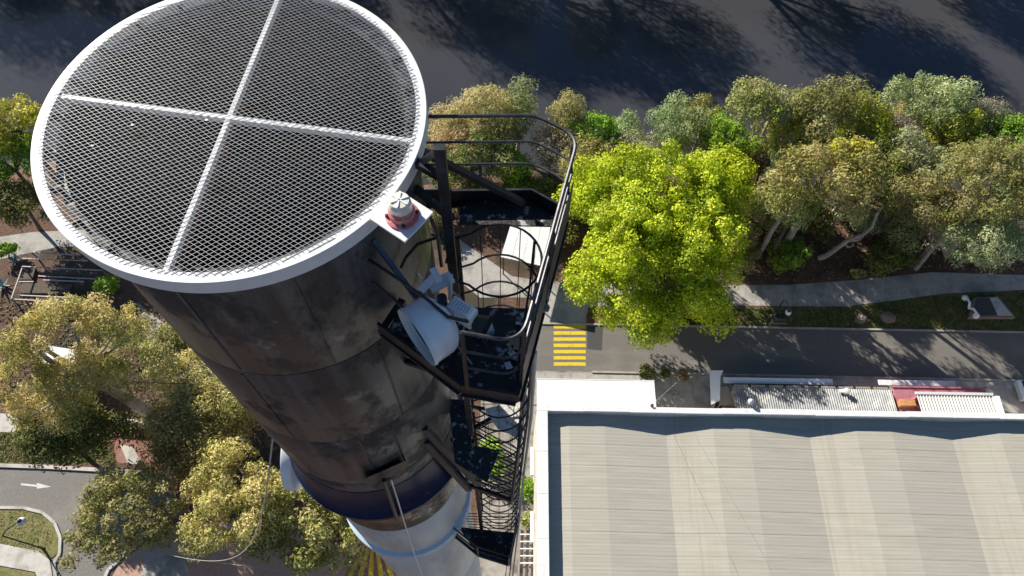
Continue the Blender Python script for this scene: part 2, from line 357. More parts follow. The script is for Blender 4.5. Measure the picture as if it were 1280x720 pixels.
# ------------------------------------------------------------------ chimney
ch = thing('chimney', (CX, CY, 0), 'tall dark weathered steel chimney with a white mesh capped rim', 'chimney')
st = [steel_mat('stack_steel_%d' % i, d, m_, l_, i) for i, (d, m_, l_) in enumerate([
    ((.086,.087,.088), (.142,.142,.141), (.23,.225,.215)), ((.072,.074,.076), (.12,.121,.122), (.21,.208,.202)), ((.074,.077,.08), (.126,.128,.129), (.26,.255,.242)),
    ((.06,.072,.09), (.1,.115,.13), (.25,.245,.23))])]
st_low = steel_mat('stack_steel_brown', (.06,.05,.038), (.12,.1,.075), (.2,.18,.14), 9, .35, .1)
navy = mat('collar_blue_reflection', (.008,.017,.05), (.014,.028,.075), 6.0, .3, c3=(.3,.33,.4), scale3=7, thr3=(.7,.73), spec=.06)  # the band's shade and blue reflection are put into this navy
RB = 1.225
def course(z0, z1, r0, r1, m, name='shell_course', lip=.006):
    b = MB(); b.lathe([(r1-lip, z1), (r1, z1-.012), (r0, z0+.012), (r0-lip, z0)], (CX, CY), 96)
    b.f = [tuple(reversed(f)) for f in b.f]
    return b.build(name, m, ch, True)
zs = [55.88, 54.2, 52.3, 50.5, 50.05]
for i in range(4): course(zs[i+1]+.006, zs[i]-.006 if i else zs[i], RB, RB, st[i])
b = MB(); b.lathe([(RB-.014, 55.88), (RB-.014, 50.0)], (CX, CY), 96); b.f = [tuple(reversed(f)) for f in b.f]; b.build('inner_core', M['soot'], ch, True)   # shows in the seams
# collar with blue reflection in its colour, flared to catch sky; brown band, white base
b = MB(); b.lathe([(RB-.02,50.06),(RB+.005,50.04),(RB+.02,49.7),(RB+.11,49.0),(RB+.14,48.97),(RB+.14,48.88),(RB-.03,48.84)], (CX,CY), 96); b.f = [tuple(reversed(f)) for f in b.f]; b.build('collar', navy, ch, True)
course(47.15, 48.84, RB-.03, RB-.03, st_low)
wp = mat('white_stack_paint', (.6,.6,.58), (.7,.7,.68), 3.0, .45, c3=(.5,.49,.46), scale3=1.2, stretch=(1,1,.2))
course(44.9, 47.14, RB-.02, RB-.03, wp); course(38.5, 44.7, RB-.02, RB-.02, wp); course(30, 38.49, RB, RB-.02, wp); course(0, 29.99, RB+.1, RB, wp)
b = MB(); b.lathe([(RB-.02,44.98),(RB+.05,44.95),(RB+.06,44.7),(RB-.02,44.66)], (CX,CY), 96); b.f = [tuple(reversed(f)) for f in b.f]; b.build('band_ring', mat('pale_blue_band', (.5,.6,.68), (.6,.68,.74), 3, .4), ch, True)
# vertical weld seams
for (x, y, z0, z1) in ((385,385,55.8,54.25),(470,420,54.15,52.35),(280,440,54.15,52.35),(420,500,52.25,50.4),(500,560,52.25,50.4),(250,400,55.8,54.25)):
    p = on_chimney(x, y, RB+.002); b = MB(); b.bar((p[0],p[1],z0), (p[0],p[1],z1), .018, .018); b.build('weld_seam', st[1], ch)
# inner lining, black
b = MB(); b.lathe([(RB-.05, 55.9), (RB-.05, 38.0), (.001, 38.0)], (CX, CY), 64); b.build('lining', M['soot'], ch, True)
b = MB(); b.lathe([(RB-.05,55.9),(RB,55.9)], (CX,CY), 96); b.build('rim', st[1], ch, True)
# white cap ring (L-section)
RO, RI = 1.338, 1.262
b = MB(); b.lathe([(RI,55.975),(RI,56.0),(RO-.004,56.0),(RO,55.996),(RO,55.87),(RO-.012,55.87),(RO-.012,55.975)], (CX,CY), 160); b.f = [tuple(reversed(f)) for f in b.f]; b.build('cap_ring', M['white'], ch, True)
for k in range(24):
    t = 2*math.pi*k/24; b = MB(); b.bar((CX+math.cos(t)*(RB-.03), CY+math.sin(t)*(RB-.03), 55.93), (CX+math.cos(t)*(RO-.015), CY+math.sin(t)*(RO-.015), 55.93), .03, .05); b.build('cap_bracket', M['black_steel'], ch)
# two cross bars under the mesh
def chord(p, q, z):
    p, q = Vector(p[:2]), Vector(q[:2]); c = Vector((CX, CY)); d = (q-p).normalized(); m_ = p + d * (c-p).dot(d); h = math.sqrt(max(RI*RI - (m_-c).length_squared, .01)) + .02
    a, e = m_ - d*h, m_ + d*h; return (a.x, a.y, z), (e.x, e.y, z)
barA = chord(G(65,117,56), G(520,175,56), 55.965); barB = chord(G(200,350,56), G(345,0,56), 55.965)
b = MB(); b.bar(*barA, .034, .05); b.build('cross_bar', M['white'], ch)
b = MB(); b.bar((barB[0][0],barB[0][1],55.962), (barB[1][0],barB[1][1],55.962), .034, .05); b.build('cross_bar', M['white'], ch)
for (bb, s, dz) in ((barB, .03, .1),):
    d = (Vector(bb[1])-Vector(bb[0])).normalized(); nrm = Vector((-d.y, d.x, 0)); b = MB()
    b.bar(Vector(bb[0])*1 + nrm*s - Vector((0,0,dz)) + d*.1, Vector(bb[1]) + nrm*s - Vector((0,0,dz)) - d*.1, .03, .1); b.build('rusty_beam', M['rust'], ch)
# expanded metal in four panels
dA = (Vector(barA[1])-Vector(barA[0])).normalized(); dB = (Vector(barB[1])-Vector(barB[0])).normalized()
xc = None
A0 = Vector(barA[0]); B0 = Vector(barB[0]); den = dA.x*dB.y - dA.y*dB.x; tt = ((B0.x-A0.x)*dB.y - (B0.y-A0.y)*dB.x)/den; XC = A0 + dA*tt
def clip(p, q, nrm, off):
    """clip 2D segment to nrm.x >= off"""
    a, b_ = p.dot(nrm)-off, q.dot(nrm)-off
    if a < 0 and b_ < 0: return None
    if a < 0: p = p + (q-p)*(a/(a-b_))
    elif b_ < 0: q = p + (q-p)*(a/(a-b_))
    return p, q
LW, SW = .054, .036
c2 = Vector((CX, CY)); xc2 = Vector((XC.x, XC.y)); nA = Vector((-dA.y, dA.x)); nB = Vector((-dB.y, dB.x)); baseang = math.atan2(dA.y, dA.x)
for sa, sb, extra in ((1,1,-.03),(1,-1,.0),(-1,1,.03),(-1,-1,.17)):
    b = MB(); rot = baseang + extra; rp_ = random.Random(int(sa*3+sb+10))
    for fam in (1, -1):
        sl = math.atan2(SW, LW) * fam; d = Vector((math.cos(rot+sl), math.sin(rot+sl))); n = Vector((-d.y, d.x)); step = SW * math.cos(sl)
        K = int(1.4/step) + 2
        for k in range(-K, K+1):
            o = n.dot(c2) + k*step + rp_.uniform(-.0012,.0012); dist = o - n.dot(c2); R_ = RI + .022 + rp_.uniform(-.008,.012)
            if abs(dist) >= R_: continue
            h = math.sqrt(R_*R_-dist*dist); m_ = c2 + n*dist; p, q = m_ - d*h, m_ + d*h
            seg = clip(p, q, nA*sa, (nA*sa).dot(xc2))
            if seg: seg = clip(*seg, nB*sb, (nB*sb).dot(xc2))
            if not seg or (seg[1]-seg[0]).length < .02: continue
            z = 56.003 + (0 if fam > 0 else .002)
            b.bar((seg[0].x,seg[0].y,z), (seg[1].x,seg[1].y,z), .0021, .003)
    o = b.build('mesh_panel', M['mesh_wire'], ch); o['kind'] = 'stuff'
for (x, y, w) in ((165,156,.016),(181,136,.012),(258,150,.018),(115,182,.014)):
    p = G(x, y, 56.006); b = MB(); b.prism([(p[0]+w*(.6+.4*math.sin(k*2.3+x))*math.cos(k*.785), p[1]+w*.5*math.sin(k*.785)) for k in range(8)], 56.004, 56.008); b.build('dropping', M['white'], ch)
# bracket plate, conduit and pipe stubs on the shaft
p = on_chimney(482,590,RB+.05); q1 = on_chimney(452,600,RB+.1); q2 = on_chimney(511,574,RB+.1)
b = MB(); b.hexa([q1, q2, on_chimney(506,585,RB), on_chimney(460,607,RB)], [q1+np.array([0,0,-.03]), q2+np.array([0,0,-.03]), on_chimney(506,585,RB)+np.array([0,0,-.12]), on_chimney(460,607,RB)+np.array([0,0,-.12])])
b.build('shelf_bracket', M['dark_paint'], ch)
pts = [on_chimney(x, y, RB+.17) for x, y in ((489,600),(497,625),(506,655),(517,690),(528,720),(540,760))]
b = MB(); b.tube(pts, .011, 6); b.build('conduit', M['galv'], ch)
b = MB(); b.tube([on_chimney(x, y, RB+.15) for x, y in ((480,600),(491,632),(497,650))], .03, 6); b.build('downpipe', M['black_steel'], ch)

# ------------------------------------------------------------------ obstruction light on the rim
lp = [G(*p, 55.985) for p in ((502,238),(541,263),(505,304),(465,285))]
lc = sum(lp) / 4; lc = np.array([lc[0], lc[1], 55.985])
ol = thing('obstruction_light', lc, 'red and cream aircraft warning light on a white square plate at the rim', 'warning light')
e1 = (lp[1]-lp[0]); e1 /= np.linalg.norm(e1); ang = math.atan2(e1[1], e1[0])
b = MB(); b.box((lc[0],lc[1],56.0), (.285,.285,.016), ang, .003); b.build('mounting_plate', M['white'], ol)
lcc = (lc[0]-.0, lc[1]-.0)
b = MB(); b.lathe([(.11,56.008),(.11,56.02),(.104,56.024),(.001,56.024)], lcc, 36); b.build('base_flange', M['fixture_red'], ol, True)
b = MB(); b.lathe([(.085,56.022),(.083,56.05),(.088,56.055),(.088,56.075),(.078,56.082),(.076,56.1),(.001,56.1)], lcc, 36); b.build('housing', M['fixture_red'], ol, True)
b = MB(); b.lathe([(.07,56.1),(.074,56.105),(.072,56.118),(.075,56.124),(.072,56.14),(.074,56.146),(.07,56.17),(.062,56.182),(.001,56.186)], lcc, 36); ln = b.build('lens', M['lens'], ol, True)
for k in range(3):
    t = ang + 1.05*k; b = MB(); b.bar((lcc[0]-math.cos(t)*.058, lcc[1]-math.sin(t)*.058, 56.187), (lcc[0]+math.cos(t)*.058, lcc[1]+math.sin(t)*.058, 56.187), .008, .006); b.build('lens_rib', M['white_gloss'], ln)
for k in range(4):
    t = ang + .79 + 1.571*k; b = MB(); b.lathe([(.012,56.02),(.012,56.04),(.001,56.042)], (lcc[0]+math.cos(t)*.098, lcc[1]+math.sin(t)*.098), 8); b.build('bolt', M['dark_paint'], ol)
b = MB(); b.tube([(lc[0]+.1,lc[1]+.02,55.98),(lc[0]+.17,lc[1]+.04,55.95),(lc[0]+.2,lc[1]+.06,55.7),(lc[0]+.19,lc[1]+.1,55.2)], .014, 6); b.build('supply_cable', M['dark_paint'], ol)

# ------------------------------------------------------------------ upper service platform
ZD, ZR = 54.7, 55.7
def arc_corner(a, c, e, r, n=7):
    a, c, e = Vector(a), Vector(c), Vector(e); u = (a-c).normalized(); w = (e-c).normalized(); p0, p1 = c+u*r, c+w*r
    return [tuple(p0*(1-t)**2 + c*2*t*(1-t) + p1*t*t) for t in [i/(n-1) for i in range(n)]]
FA, FB, FC, FD, FE, FF = (-.78,3.76), (.2,3.80), (.51,3.60), (.10,1.93), (-.33,2.0), (-1.0,2.50)
pl = thing('service_platform', (-.2,2.9,ZD), 'black steel service platform with curved handrails below the white rim', 'platform')
def rail(z, r, name, inset=0.0, start=0):
    a = [(p[0], p[1], z) for p in (FA,FB,FC,FD,FE,FF)]
    pts = [a[0]] + arc_corner(a[0],a[1],a[2],.1) + arc_corner(a[1],a[2],a[3],.14) + arc_corner(a[2],a[3],a[4],.16) + [(-.28, 1.995, z)]
    b = MB(); b.tube(pts, r, 8); return b.build(name, M['rail_steel'], pl, True)
M['rail_steel'] = mat('rail_steel', (.04,.04,.045), (.1,.1,.11), 14.0, .42, metal=.5)
rail(ZR, .0145, 'top_rail'); rail(ZR-.3, .01, 'mid_rail'); rail(ZR-.58, .01, 'mid_rail')
poly = [FA,FB,FC,FD,FE,FF]
for p, q in zip(poly[:-1], poly[1:]):
    b = MB(); b.bar((p[0],p[1],ZD-.02), (q[0],q[1],ZD-.02), .02, .17); b.build('toe_board', M['black_steel'], pl)
    b = MB(); b.bar((p[0]*.97-.006,p[1]*.985+.045,ZD-.115), (q[0]*.97-.006,q[1]*.985+.045,ZD-.115), .09, .02); b.build('edge_angle', M['black_steel'], pl)
def vpost(x, y, z0, z1, w=.03, name='post', par=None, m='black_steel'):
    b = MB(); b.bar((x,y,z0), (x,y,z1), w, w); return b.build(name, M[m], par or pl)
for x, y in ((.47,3.52),(.31,2.76),(.12,2.02),(-.28,1.995)): vpost(x, y, ZD-.1, ZR)
# dark infill plate on the outer side, seen edge-on from above
b = MB(); b.bar((.515,3.56,ZD+.28), (.125,1.98,ZD+.28), .006, .5); b.build('kick_panel', M['black_steel'], pl)
# deck with ladder opening
HX0, HX1, HY0, HY1 = -.42, .3, 2.72, 3.5
b = MB(); b.prism([(-.95,2.46),(-.33,2.01),(.1,1.94),(.27,HY0),(-.86,HY0)], ZD-.10, ZD-.08); b.build('deck_plate', M['deck'], pl)
b = MB(); b.prism([(-.42,HY1+.02),(.43,HY1+.02),(.44,3.6),(.16,3.78),(-.42,3.75)], ZD-.10, ZD-.08); b.build('deck_plate', M['deck'], pl)
b = MB(); b.prism([(HX1,HY0),(.28,HY0),(.44,3.52),(.38,3.52)], ZD-.10, ZD-.08); b.build('deck_plate', M['deck'], pl)
# bearers and the two diagonal braces
b = MB(); b.bar(on_chimney(520,236,RB)*1.0, (-.40,2.96,55.55), .05, .06); b.build('bearer', M['black_steel'], pl)
b = MB(); b.bar((-.80,3.55,ZR-.02), G(655,254,ZD+.02), .055, .045); b.build('brace', M['black_steel'], pl)
b = MB(); b.bar((-.66,3.22,55.8), (-.43,2.98,56.3), .05, .05); b.build('bearer', M['black_steel'], pl)
b = MB(); b.bar((-.72,3.2,55.95), (-.42,3.0,55.95), .05, .06); b.build('bearer', M['black_steel'], pl)
b = MB(); b.bar((-1.0,2.5,ZD-.15), (-.85,2.8,ZD-.15), .06, .08); b.build('bearer', M['black_steel'], pl)
b = MB(); b.bar((.1,2.0,ZD-.2), (-.95,2.75,ZD-1.3), .05, .05); b.build('brace', M['black_steel'], pl)
# flaking litter caught along the outer edge of the deck
rr = random.Random(5); t = thing('litter', (.2,2.6,ZD-.08), 'pale flakes and dry debris heaped along the outer edge of the upper deck', 'debris')
for k in range(46):
    u = rr.random(); x = .16 + .17*u + rr.uniform(-.16,.0); y = 2.2 + .75*u + rr.uniform(-.12,.12)*.6
    if y > HY0 - .02: x = max(x, HX1 + .01)
    b = MB(); s = rr.uniform(.015,.05); b.box((x,y,ZD-.07+rr.uniform(0,.03)), (s*1.6,s,.012), rr.uniform(0,3)); b.build('flake', M['dead_leaf'] if rr.random() < .6 else M['white'], t)
# ------------------------------------------------------------------ caged ladder
CGX, CGY, CGR = -.06, 3.10, .345
def cage(z_top, z_bot, label, first_hoop=0.0, cx=CGX, cy=CGY, stile_top=None):
    t = thing('caged_ladder', (cx-CGR, cy, z_bot), label, 'ladder')
    sx = cx - CGR - .02
    for s in (-1, 1):
        b = MB(); b.bar((sx, cy+s*.2, z_bot), (sx, cy+s*.2, stile_top if stile_top and s < 0 else z_top), .05 if s < 0 else .03, .07 if s < 0 else .05); b.build('stile', M['black_steel'], t)
    z = z_bot + .15
    while z < z_top - .1:
        b = MB(); b.tube([(sx, cy-.2, z), (sx, cy+.2, z)], .011, 6); b.build('rung', M['black_steel'], t); z += .3
    z = z_top - first_hoop
    while z > z_bot:
        pts = [(sx, cy-.2, z)] + [(cx + CGR*math.cos(a), cy + CGR*math.sin(a), z) for a in np.linspace(-2.35, 2.35, 25)] + [(sx, cy+.2, z)]
        b = MB(); b.tube(pts, .011, 6); b.build('hoop', M['black_steel'], t, True); z -= .5
    for a in np.linspace(-2.1, 2.1, 9):
        x, y = cx + (CGR-.008)*math.cos(a), cy + (CGR-.008)*math.sin(a); b = MB(); b.bar((x,y,z_top-first_hoop), (x,y,z_bot), .008, .008); b.build('strap', M['black_steel'], t)
    return t
cage(ZD+.05, 50.62, 'caged black ladder dropping from the opening in the upper platform', .0, stile_top=56.42)
cage(50.3, 44.1, 'lower caged black ladder reaching below the speckled landing plate', .25)
# small landing plate between flights
ld = thing('landing_platform', (0,2.9,50.5), 'small landing plate half speckled white beside the flared collar', 'platform')
z = 50.55
b = MB(); b.prism([(-.62,2.55),(-.2,2.3),(-.05,2.72),(-.42,2.78),(-.42,3.4),(-.75,3.4)], z-.03, z); b.build('deck_plate', M['deck'], ld)
pp = [G(x, y, z)[:2] for x, y in ((606,511),(660,497),(652,548),(622,535))]
b = MB(); b.prism([tuple(p) for p in pp], z-.03, z); b.build('deck_plate', M['pale_deck'], ld)
b = MB(); b.bar(G(655,490,z), G(650,552,z), .03, .1); b.build('toe_board', M['black_steel'], ld)
b = MB(); b.tube([G(654,480,z+.4), G(648,560,z+.4), G(640,620,z-.6)], .02, 6); b.build('rail', M['rail_steel'], ld)
b = MB(); b.bar(G(570,505,z), G(606,511,z), .03, .06); b.build('bearer', M['black_steel'], ld)
b = MB(); b.bar((-.72,3.0,50.0), tuple(G(655,500,z-.05)), .05, .05); b.build('brace', M['black_steel'], ld)
# second platform: bracket beams, grating, rails
def lower_platform(zd, near, far, label, mat_deck):
    """near: chimney end, outer corner pixels of the near beam; far: outer corner far pixel"""
    a, c, d = [G(x, y, zd) for x, y in near]; e = G(*far, zd)
    t = thing('landing_platform', (c+d)/2, label, 'platform')
    for p, q, nm in ((a,c,'edge_beam'),(c,d,'edge_beam'),(d,e,'edge_beam')):
        b = MB(); b.bar(p, q, .05, .14); b.build(nm, M['black_steel'], t)
    root = np.array([a[0]-.05, a[1]+.35, zd])
    nb = 16
    for k in range(nb):                       # grating bars from the chimney side outwards
        u = (k+.5)/nb; p = a*(1-u) + root*u if False else c*(1-u) + (root+np.array([.25,.1,0]))*u; q = d*(1-u) + e*u
        b = MB(); b.bar(p, q, .012, .03); b.build('grating_bar', M['black_steel'], t)
    for p, q in ((a, root), ):
        b = MB(); b.bar(p, q, .05, .1); b.build('edge_beam', M['black_steel'], t)
    for p in (c, d): b = MB(); b.bar(p, p+np.array([0,0,1.0]), .035, .035); b.build('post', M['black_steel'], t)
    for dz in (.5, 1.0):
        b = MB(); b.tube([a+np.array([0,0,dz]), c+np.array([0,0,dz]), d+np.array([0,0,dz]), e+np.array([0,0,dz])], .016, 6); b.build('rail', M['rail_steel'], t)
    if mat_deck:
        b = MB(); m_ = (c+root)/2; b.prism([tuple(x[:2]) for x in (c*.98+m_*.02, d, d*.4+e*.6, m_*.5+root*.5)], zd-.05, zd-.035); b.build('deck_plate', mat_deck, t)
    return t
lower_platform(48.3, ((532,540),(585,606),(640,626)), (648,560), 'middle grated landing with heavy black bracket beams at the flared collar', None)
lower_platform(44.0, ((566,668),(598,694),(636,706)), (650,640), 'lowest black landing full of droppings against the white stack base', M['deck'])
# long bracket beams running from the shaft to the middle landing
bk = thing('bracket_arm', on_chimney(530,535,RB), 'pair of long blue black bracket arms raking out from the shaft', 'bracket')
for (x0,y0,x1,y1) in ((530,535,598,606),(532,552,586,612)):
    b = MB(); b.bar(on_chimney(x0,y0,RB), G(x1,y1,48.45), .06, .09); b.build('arm', mat('blue_black_%d' % x0, (.02,.028,.04), (.04,.05,.065), 8, .4), bk)
# pole run of cables down the outer side of the cages
cb = thing('cable_bundle', G(650,600,46), 'bundle of pale cables clipped down the outer side of the ladder cages', 'cable')
for k, (dx, mm) in enumerate(((0,'cable_white'),(5,'black_steel'),(9,'cable_white'))):
    pts = [G(660+dx, 440, 53.5), G(655+dx, 520, 51), G(646+dx, 590, 48), G(640+dx, 650, 44.5), G(634+dx, 700, 40), G(628+dx, 760, 30)]
    b = MB(); b.tube(pts, .014 + .004*k, 6); b.build('cable', M[mm], cb, True)

# ------------------------------------------------------------------ microwave dish and radio on the platform
zA = 55.2
c0, c1_ = G(500,392,zA), G(545,452,zA); mid = (c0+c1_)/2; ax = c1_-c0; diam = float(np.linalg.norm(ax[:2])); ax /= np.linalg.norm(ax); bk_dir = np.array([ax[1], -ax[0], 0]); bk_dir = -bk_dir if bk_dir[0] < 0 else bk_dir
ds = thing('microwave_dish', mid, 'white shrouded drum dish aimed off the near edge of the platform', 'antenna')
def turned(prof, centre, axis, n=28):
    """lathe about a horizontal axis; prof = (radius, distance along axis)"""
    b = MB(); A = Vector(axis).normalized(); U = Vector((0,0,1)); W = A.cross(U).normalized(); vs = []; fs = []
    for r, t in prof:
        for k in range(n):
            a = 2*math.pi*k/n; vs.append(Vector(centre) + A*t + U*(r*math.cos(a)) + W*(r*math.sin(a)))
    for i in range(len(prof)-1):
        for k in range(n): j = (k+1) % n; fs.append((i*n+k, i*n+j, i*n+n+j, i*n+n+k))
    b.add(vs, fs); return b
R_ = diam/2
turned([(R_,0),(R_*1.0,.02),(R_*.985,.16),(R_*.9,.21),(R_*.6,.26),(R_*.2,.285),(.001,.29)], mid, bk_dir).build('shroud', M['white_gloss'], ds, True)
turned([(R_*1.03,-.012),(R_*1.03,.015),(R_*.99,.015)], mid, bk_dir).build('rim_band', M['white'], ds, True)
turned([(R_*.97,.05),(.001,.06)], mid, bk_dir).build('radome', M['dark_paint'], ds, True)
b = MB(); pz = mid + bk_dir*.24; b.bar(pz, pz + bk_dir*.16, .07, .09); b.build('mount', M['white'], ds)
# radio box with cooling fins
rc = G(578,391,zA+.05); ra = math.atan2(bk_dir[1], bk_dir[0])
rd = thing('radio_unit', rc, 'small white finned radio box behind the drum dish', 'radio')
b = MB(); b.box(rc, (.1,.2,.2), ra+.35, .02); b.build('case', M['white_gloss'], rd)
for k in range(7):
    u = (k-3)*.022; b = MB(); x, y = rc[0]-math.sin(ra+.35)*u, rc[1]+math.cos(ra+.35)*u; b.box((x,y,rc[2]+.107), (.075,.007,.02), ra+.35); b.build('fin', M['white'], rd)
hc = G(592,400,zA)
hn = thing('horn_antenna', hc, 'black cone shaped horn beside the finned radio box', 'antenna')
turned([(.03,-.05),(.045,.0),(.085,.1),(.09,.11),(.08,.105),(.001,.02)], hc, (.85,-.45,0), 20).build('cone', M['dark_paint'], hn, True)
# white clamp arm
cl = thing('clamp_arm', G(548,358,zA), 'white folded clamp arm bolted to the ladder post above the dish', 'bracket')
b = MB(); b.bar(G(526,364,zA+.12), G(545,343,zA+.15), .05, .03); b.build('arm', M['white_gloss'], cl)
b = MB(); b.bar(G(541,336,zA+.17), G(549,352,zA+.17), .05, .03); b.build('arm', M['white_gloss'], cl)
b = MB(); b.bar(G(537,360,zA+.06), G(565,346,zA+.06), .09, .035); b.build('saddle', M['white_gloss'], cl)
b = MB(); b.bar(G(563,346,zA+.12), G(563,372,zA-.1), .02, .06); b.build('back_plate', M['white'], cl)
b = MB(); b.tube([G(523,342,zA+.22), G(531,352,zA+.1), G(534,370,zA-.1)], .007, 6); b.build('threaded_rod', M['galv'], cl)
mp_ = thing('antenna_pole', (-.52,2.42,ZD-.1), 'short black antenna pole standing on the deck under the dish', 'pole')
b = MB(); b.tube([(-.45,2.4,ZD-.1),(-.45,2.4,zA+.2)], .035, 12); b.build('tube', M['black_steel'], mp_)
b = MB(); b.box((-.45,2.4,ZD-.07), (.16,.16,.02)); b.build('foot_plate', M['black_steel'], mp_)
# black feeder cables looping from the shaft
for pp_, lab in ((((460,324,55.4),(500,350,55.5),(535,375,55.45),(560,396,55.4),(585,402,55.3)), 'black feeder cable sweeping from the shaft over the dish'),
                 (((467,353,55.1),(490,372,55.0),(508,388,54.95),(530,420,54.9)), 'thin black cable hugging the shaft beneath the dish'),
                 (((501,335,55.0),(507,322,55.05),(522,305,55.1),(552,295,55.2),(562,310,55.1),(558,328,54.9)), 'looping black cable between the shaft and the ladder post')):
    b = MB(); b.tube([G(*p) for p in pp_], .013, 6); tag(b.build('feeder_cable', M['dark_paint'], None, True), lab, 'cable')
for i, (pp_, lab) in enumerate(((((585,395,55.1),(600,420,54.8),(615,440,54.68),(632,470,54.66)), 'grey cable trailing across the dark deck from the radio'),
                 (((560,360,55.1),(575,372,54.9),(585,400,54.7),(570,430,54.66),(590,455,54.66)), 'coiled pale cable end lying on the deck below the clamp'),
                 (((668,300,54.9),(662,360,54.8),(652,420,54.7),(646,470,54.65)), 'dark conduit fixed along the outer edge of the upper deck'))):
    b = MB(); b.tube([G(*p) for p in pp_], .009, 6); tag(b.build('loose_cable', M['cable_white' if i == 1 else 'dark_paint'], None, True), lab, 'cable')
jb = thing('junction_box', (-.2,2.45,ZD-.08), 'small grey junction box sitting on the upper deck near the radio', 'box')
b = MB(); b.box((-.17,2.5,ZD-.02), (.14,.1,.1), .3, .008); b.build('case', M['galv'], jb); b = MB(); b.box((-.17,2.5,ZD+.034), (.12,.08,.008), .3); b.build('lid', M['white'], jb)
# stub angle brackets on the shaft under the light
b = MB(); b.bar(on_chimney(466,300,RB), G(520,372,55.2), .03, .05); b.build('stay', mat('blue_stay', (.02,.04,.08), (.04,.07,.12), 6, .4), pl)

# white drum dish low on the far-left of the shaft
dz = 47.5; dc = G(364,566,dz)
dd = thing('drum_dish', dc, 'large white drum dish half hidden behind the left side of the stack', 'antenna')
ddir = (CX-dc[0], CY-dc[1], -.35)
turned([(.62,0),(.63,.03),(.62,.16),(.4,.24),(.001,.27)], dc, ddir, 36).build('shroud', M['white_gloss'], dd, True)
turned([(.62,.0),(.5,-.012),(.2,-.04),(.001,-.05)], dc, ddir, 36).build('radome', M['white'], dd, True)
b = MB(); b.bar(dc + np.array(ddir)*.15, (CX+(dc[0]-CX)*.5, CY+(dc[1]-CY)*.5, dz-.1), .08, .08); b.build('mount', M['black_steel'], dd)

# ropes from the stack to the ground
def sag(p, q, s, n=18):
    p, q = np.array(p), np.array(q); return [p*(1-t) + q*t + np.array([0,0,-4*s*t*(1-t)]) for t in np.linspace(0, 1, n)]
b = MB(); b.tube(sag(on_chimney(341,548,RB+.01), G(196,690,3.0), 6.5), .013, 6); tag(b.build('rope', M['cable_white'], None, True), 'pale rope sagging from the stack over the round tree', 'rope')
b = MB(); b.tube(sag(G(250,700,3.0), G(560,738,8), .5), .016, 6); tag(b.build('rope', M['cable_white'], None, True), 'pale rope running low across the salmon paving to the stack foot', 'rope')
b = MB(); b.tube(sag(G(170,478,9), on_chimney(330,479,RB+.05) if False else G(330,479,9), .2), .03, 6); tag(b.build('overhead_wire', M['dark_paint'], None, True), 'thin overhead wire crossing the tawny olive tree', 'wire')

# ------------------------------------------------------------------ big pale-roofed building
BX0, BX1, BY0, BY1, BZ = 2.42, 75.0, -14.0, 18.36, 8.0
wh = thing('warehouse', ((BX0+BX1)/2, 2, 0), 'large flat-roofed building with pale ribbed roof and white parapet', 'building')
b = MB(); b.box((BX0+.1, (BY0+BY1)/2, 3.9), (.2, BY1-BY0, 7.8)); b.build('wall', M['pale_wall'], wh)
b = MB(); b.box(((BX0+BX1)/2+.1, BY1-.1, 3.9), (BX1-BX0-.2, .2, 7.8)); b.build('wall', M['pale_wall'], wh)
b = MB(); b.box(((BX0+BX1)/2+.1, BY0+.1, 3.9), (BX1-BX0-.2, .2, 7.8)); b.build('wall', M['pale_wall'], wh)
b = MB(); b.box((BX1-.1, (BY0+BY1)/2, 3.9), (.2, BY1-BY0-.4, 7.8)); b.build('wall', M['pale_wall'], wh)
# copings in lengths with joints
y = BY1 - .42; k = 0
while y > BY0:
    L_ = min(3.0, y-BY0); b = MB(); b.box((BX0+.36, y-L_/2, BZ-.12+.002*(k%2)), (.78, L_-.012, .26), 0, .02); b.build('coping', M['white_coping'], wh); y -= L_; k += 1
x = BX0 - .03; k = 0
while x < BX1:
    L_ = min(3.4, BX1-x); b = MB(); b.box((x+L_/2, BY1-.2+.02*math.sin(k*1.7), BZ-.12+.003*(k%2)), (L_-.012, .44, .26), 0, .02); b.build('coping', M['white_coping'], wh); x += L_; k += 1
b = MB(); b.box((BX0+.55, (BY0+BY1)/2, 7.2), (.2, BY1-BY0-1, 1.4)); b.build('upstand', M['white_coping'], wh)
b = MB(); b.box(((BX0+BX1)/2, BY1-.32, 7.2), (BX1-BX0-1.4, .14, 1.4)); b.build('upstand', M['pale_wall'], wh)
def roofz(x):
    u = (x - VALLEY0) % PERIOD; zt = 7.36
    if u < 3.4: t = u/3.4; return zt - .34*(1-t)
    if u < 6.0: return zt
    t = (u-6.0)/(PERIOD-6.0); return zt - .34*t
kx = [BX0+.62]
k0 = VALLEY0 - PERIOD
while k0 < BX1:
    for u in (0, 1.1, 2.2, 3.4, 4.7, 6.0, 7.5, 9.1): 
        if BX0+.7 < k0+u < BX1-.3: kx.append(k0+u)
    k0 += PERIOD
kx.append(BX1-.25)
SHW = .76
def roof_sheet_mesh():
    prof = []                                       # one sheet across its width with ribs
    for i in range(3):
        o = i*SHW/3; prof += [(o,0),(o+.06,.0),(o+.08,.0035),(o+.11,.0035),(o+.13,.0)]
    prof.append((SHW-.004, -.004)); n = len(prof); vs = []; fs = []
    for x in kx:
        for yy, h in prof: vs.append((x, yy, roofz(x)+h))
    for i in range(len(kx)-1):
        for j in range(n-1): fs.append((i*n+j, (i+1)*n+j, (i+1)*n+j+1, i*n+j+1))
    me = bpy.data.meshes.new('roof_sheet'); me.from_pydata([(v[0]-(BX0+BX1)/2, v[1], v[2]) for v in vs], [], fs); me.materials.append(M['roof'])
    return me
rme = roof_sheet_mesh(); yy = BY1 - .38 - SHW; k = 0
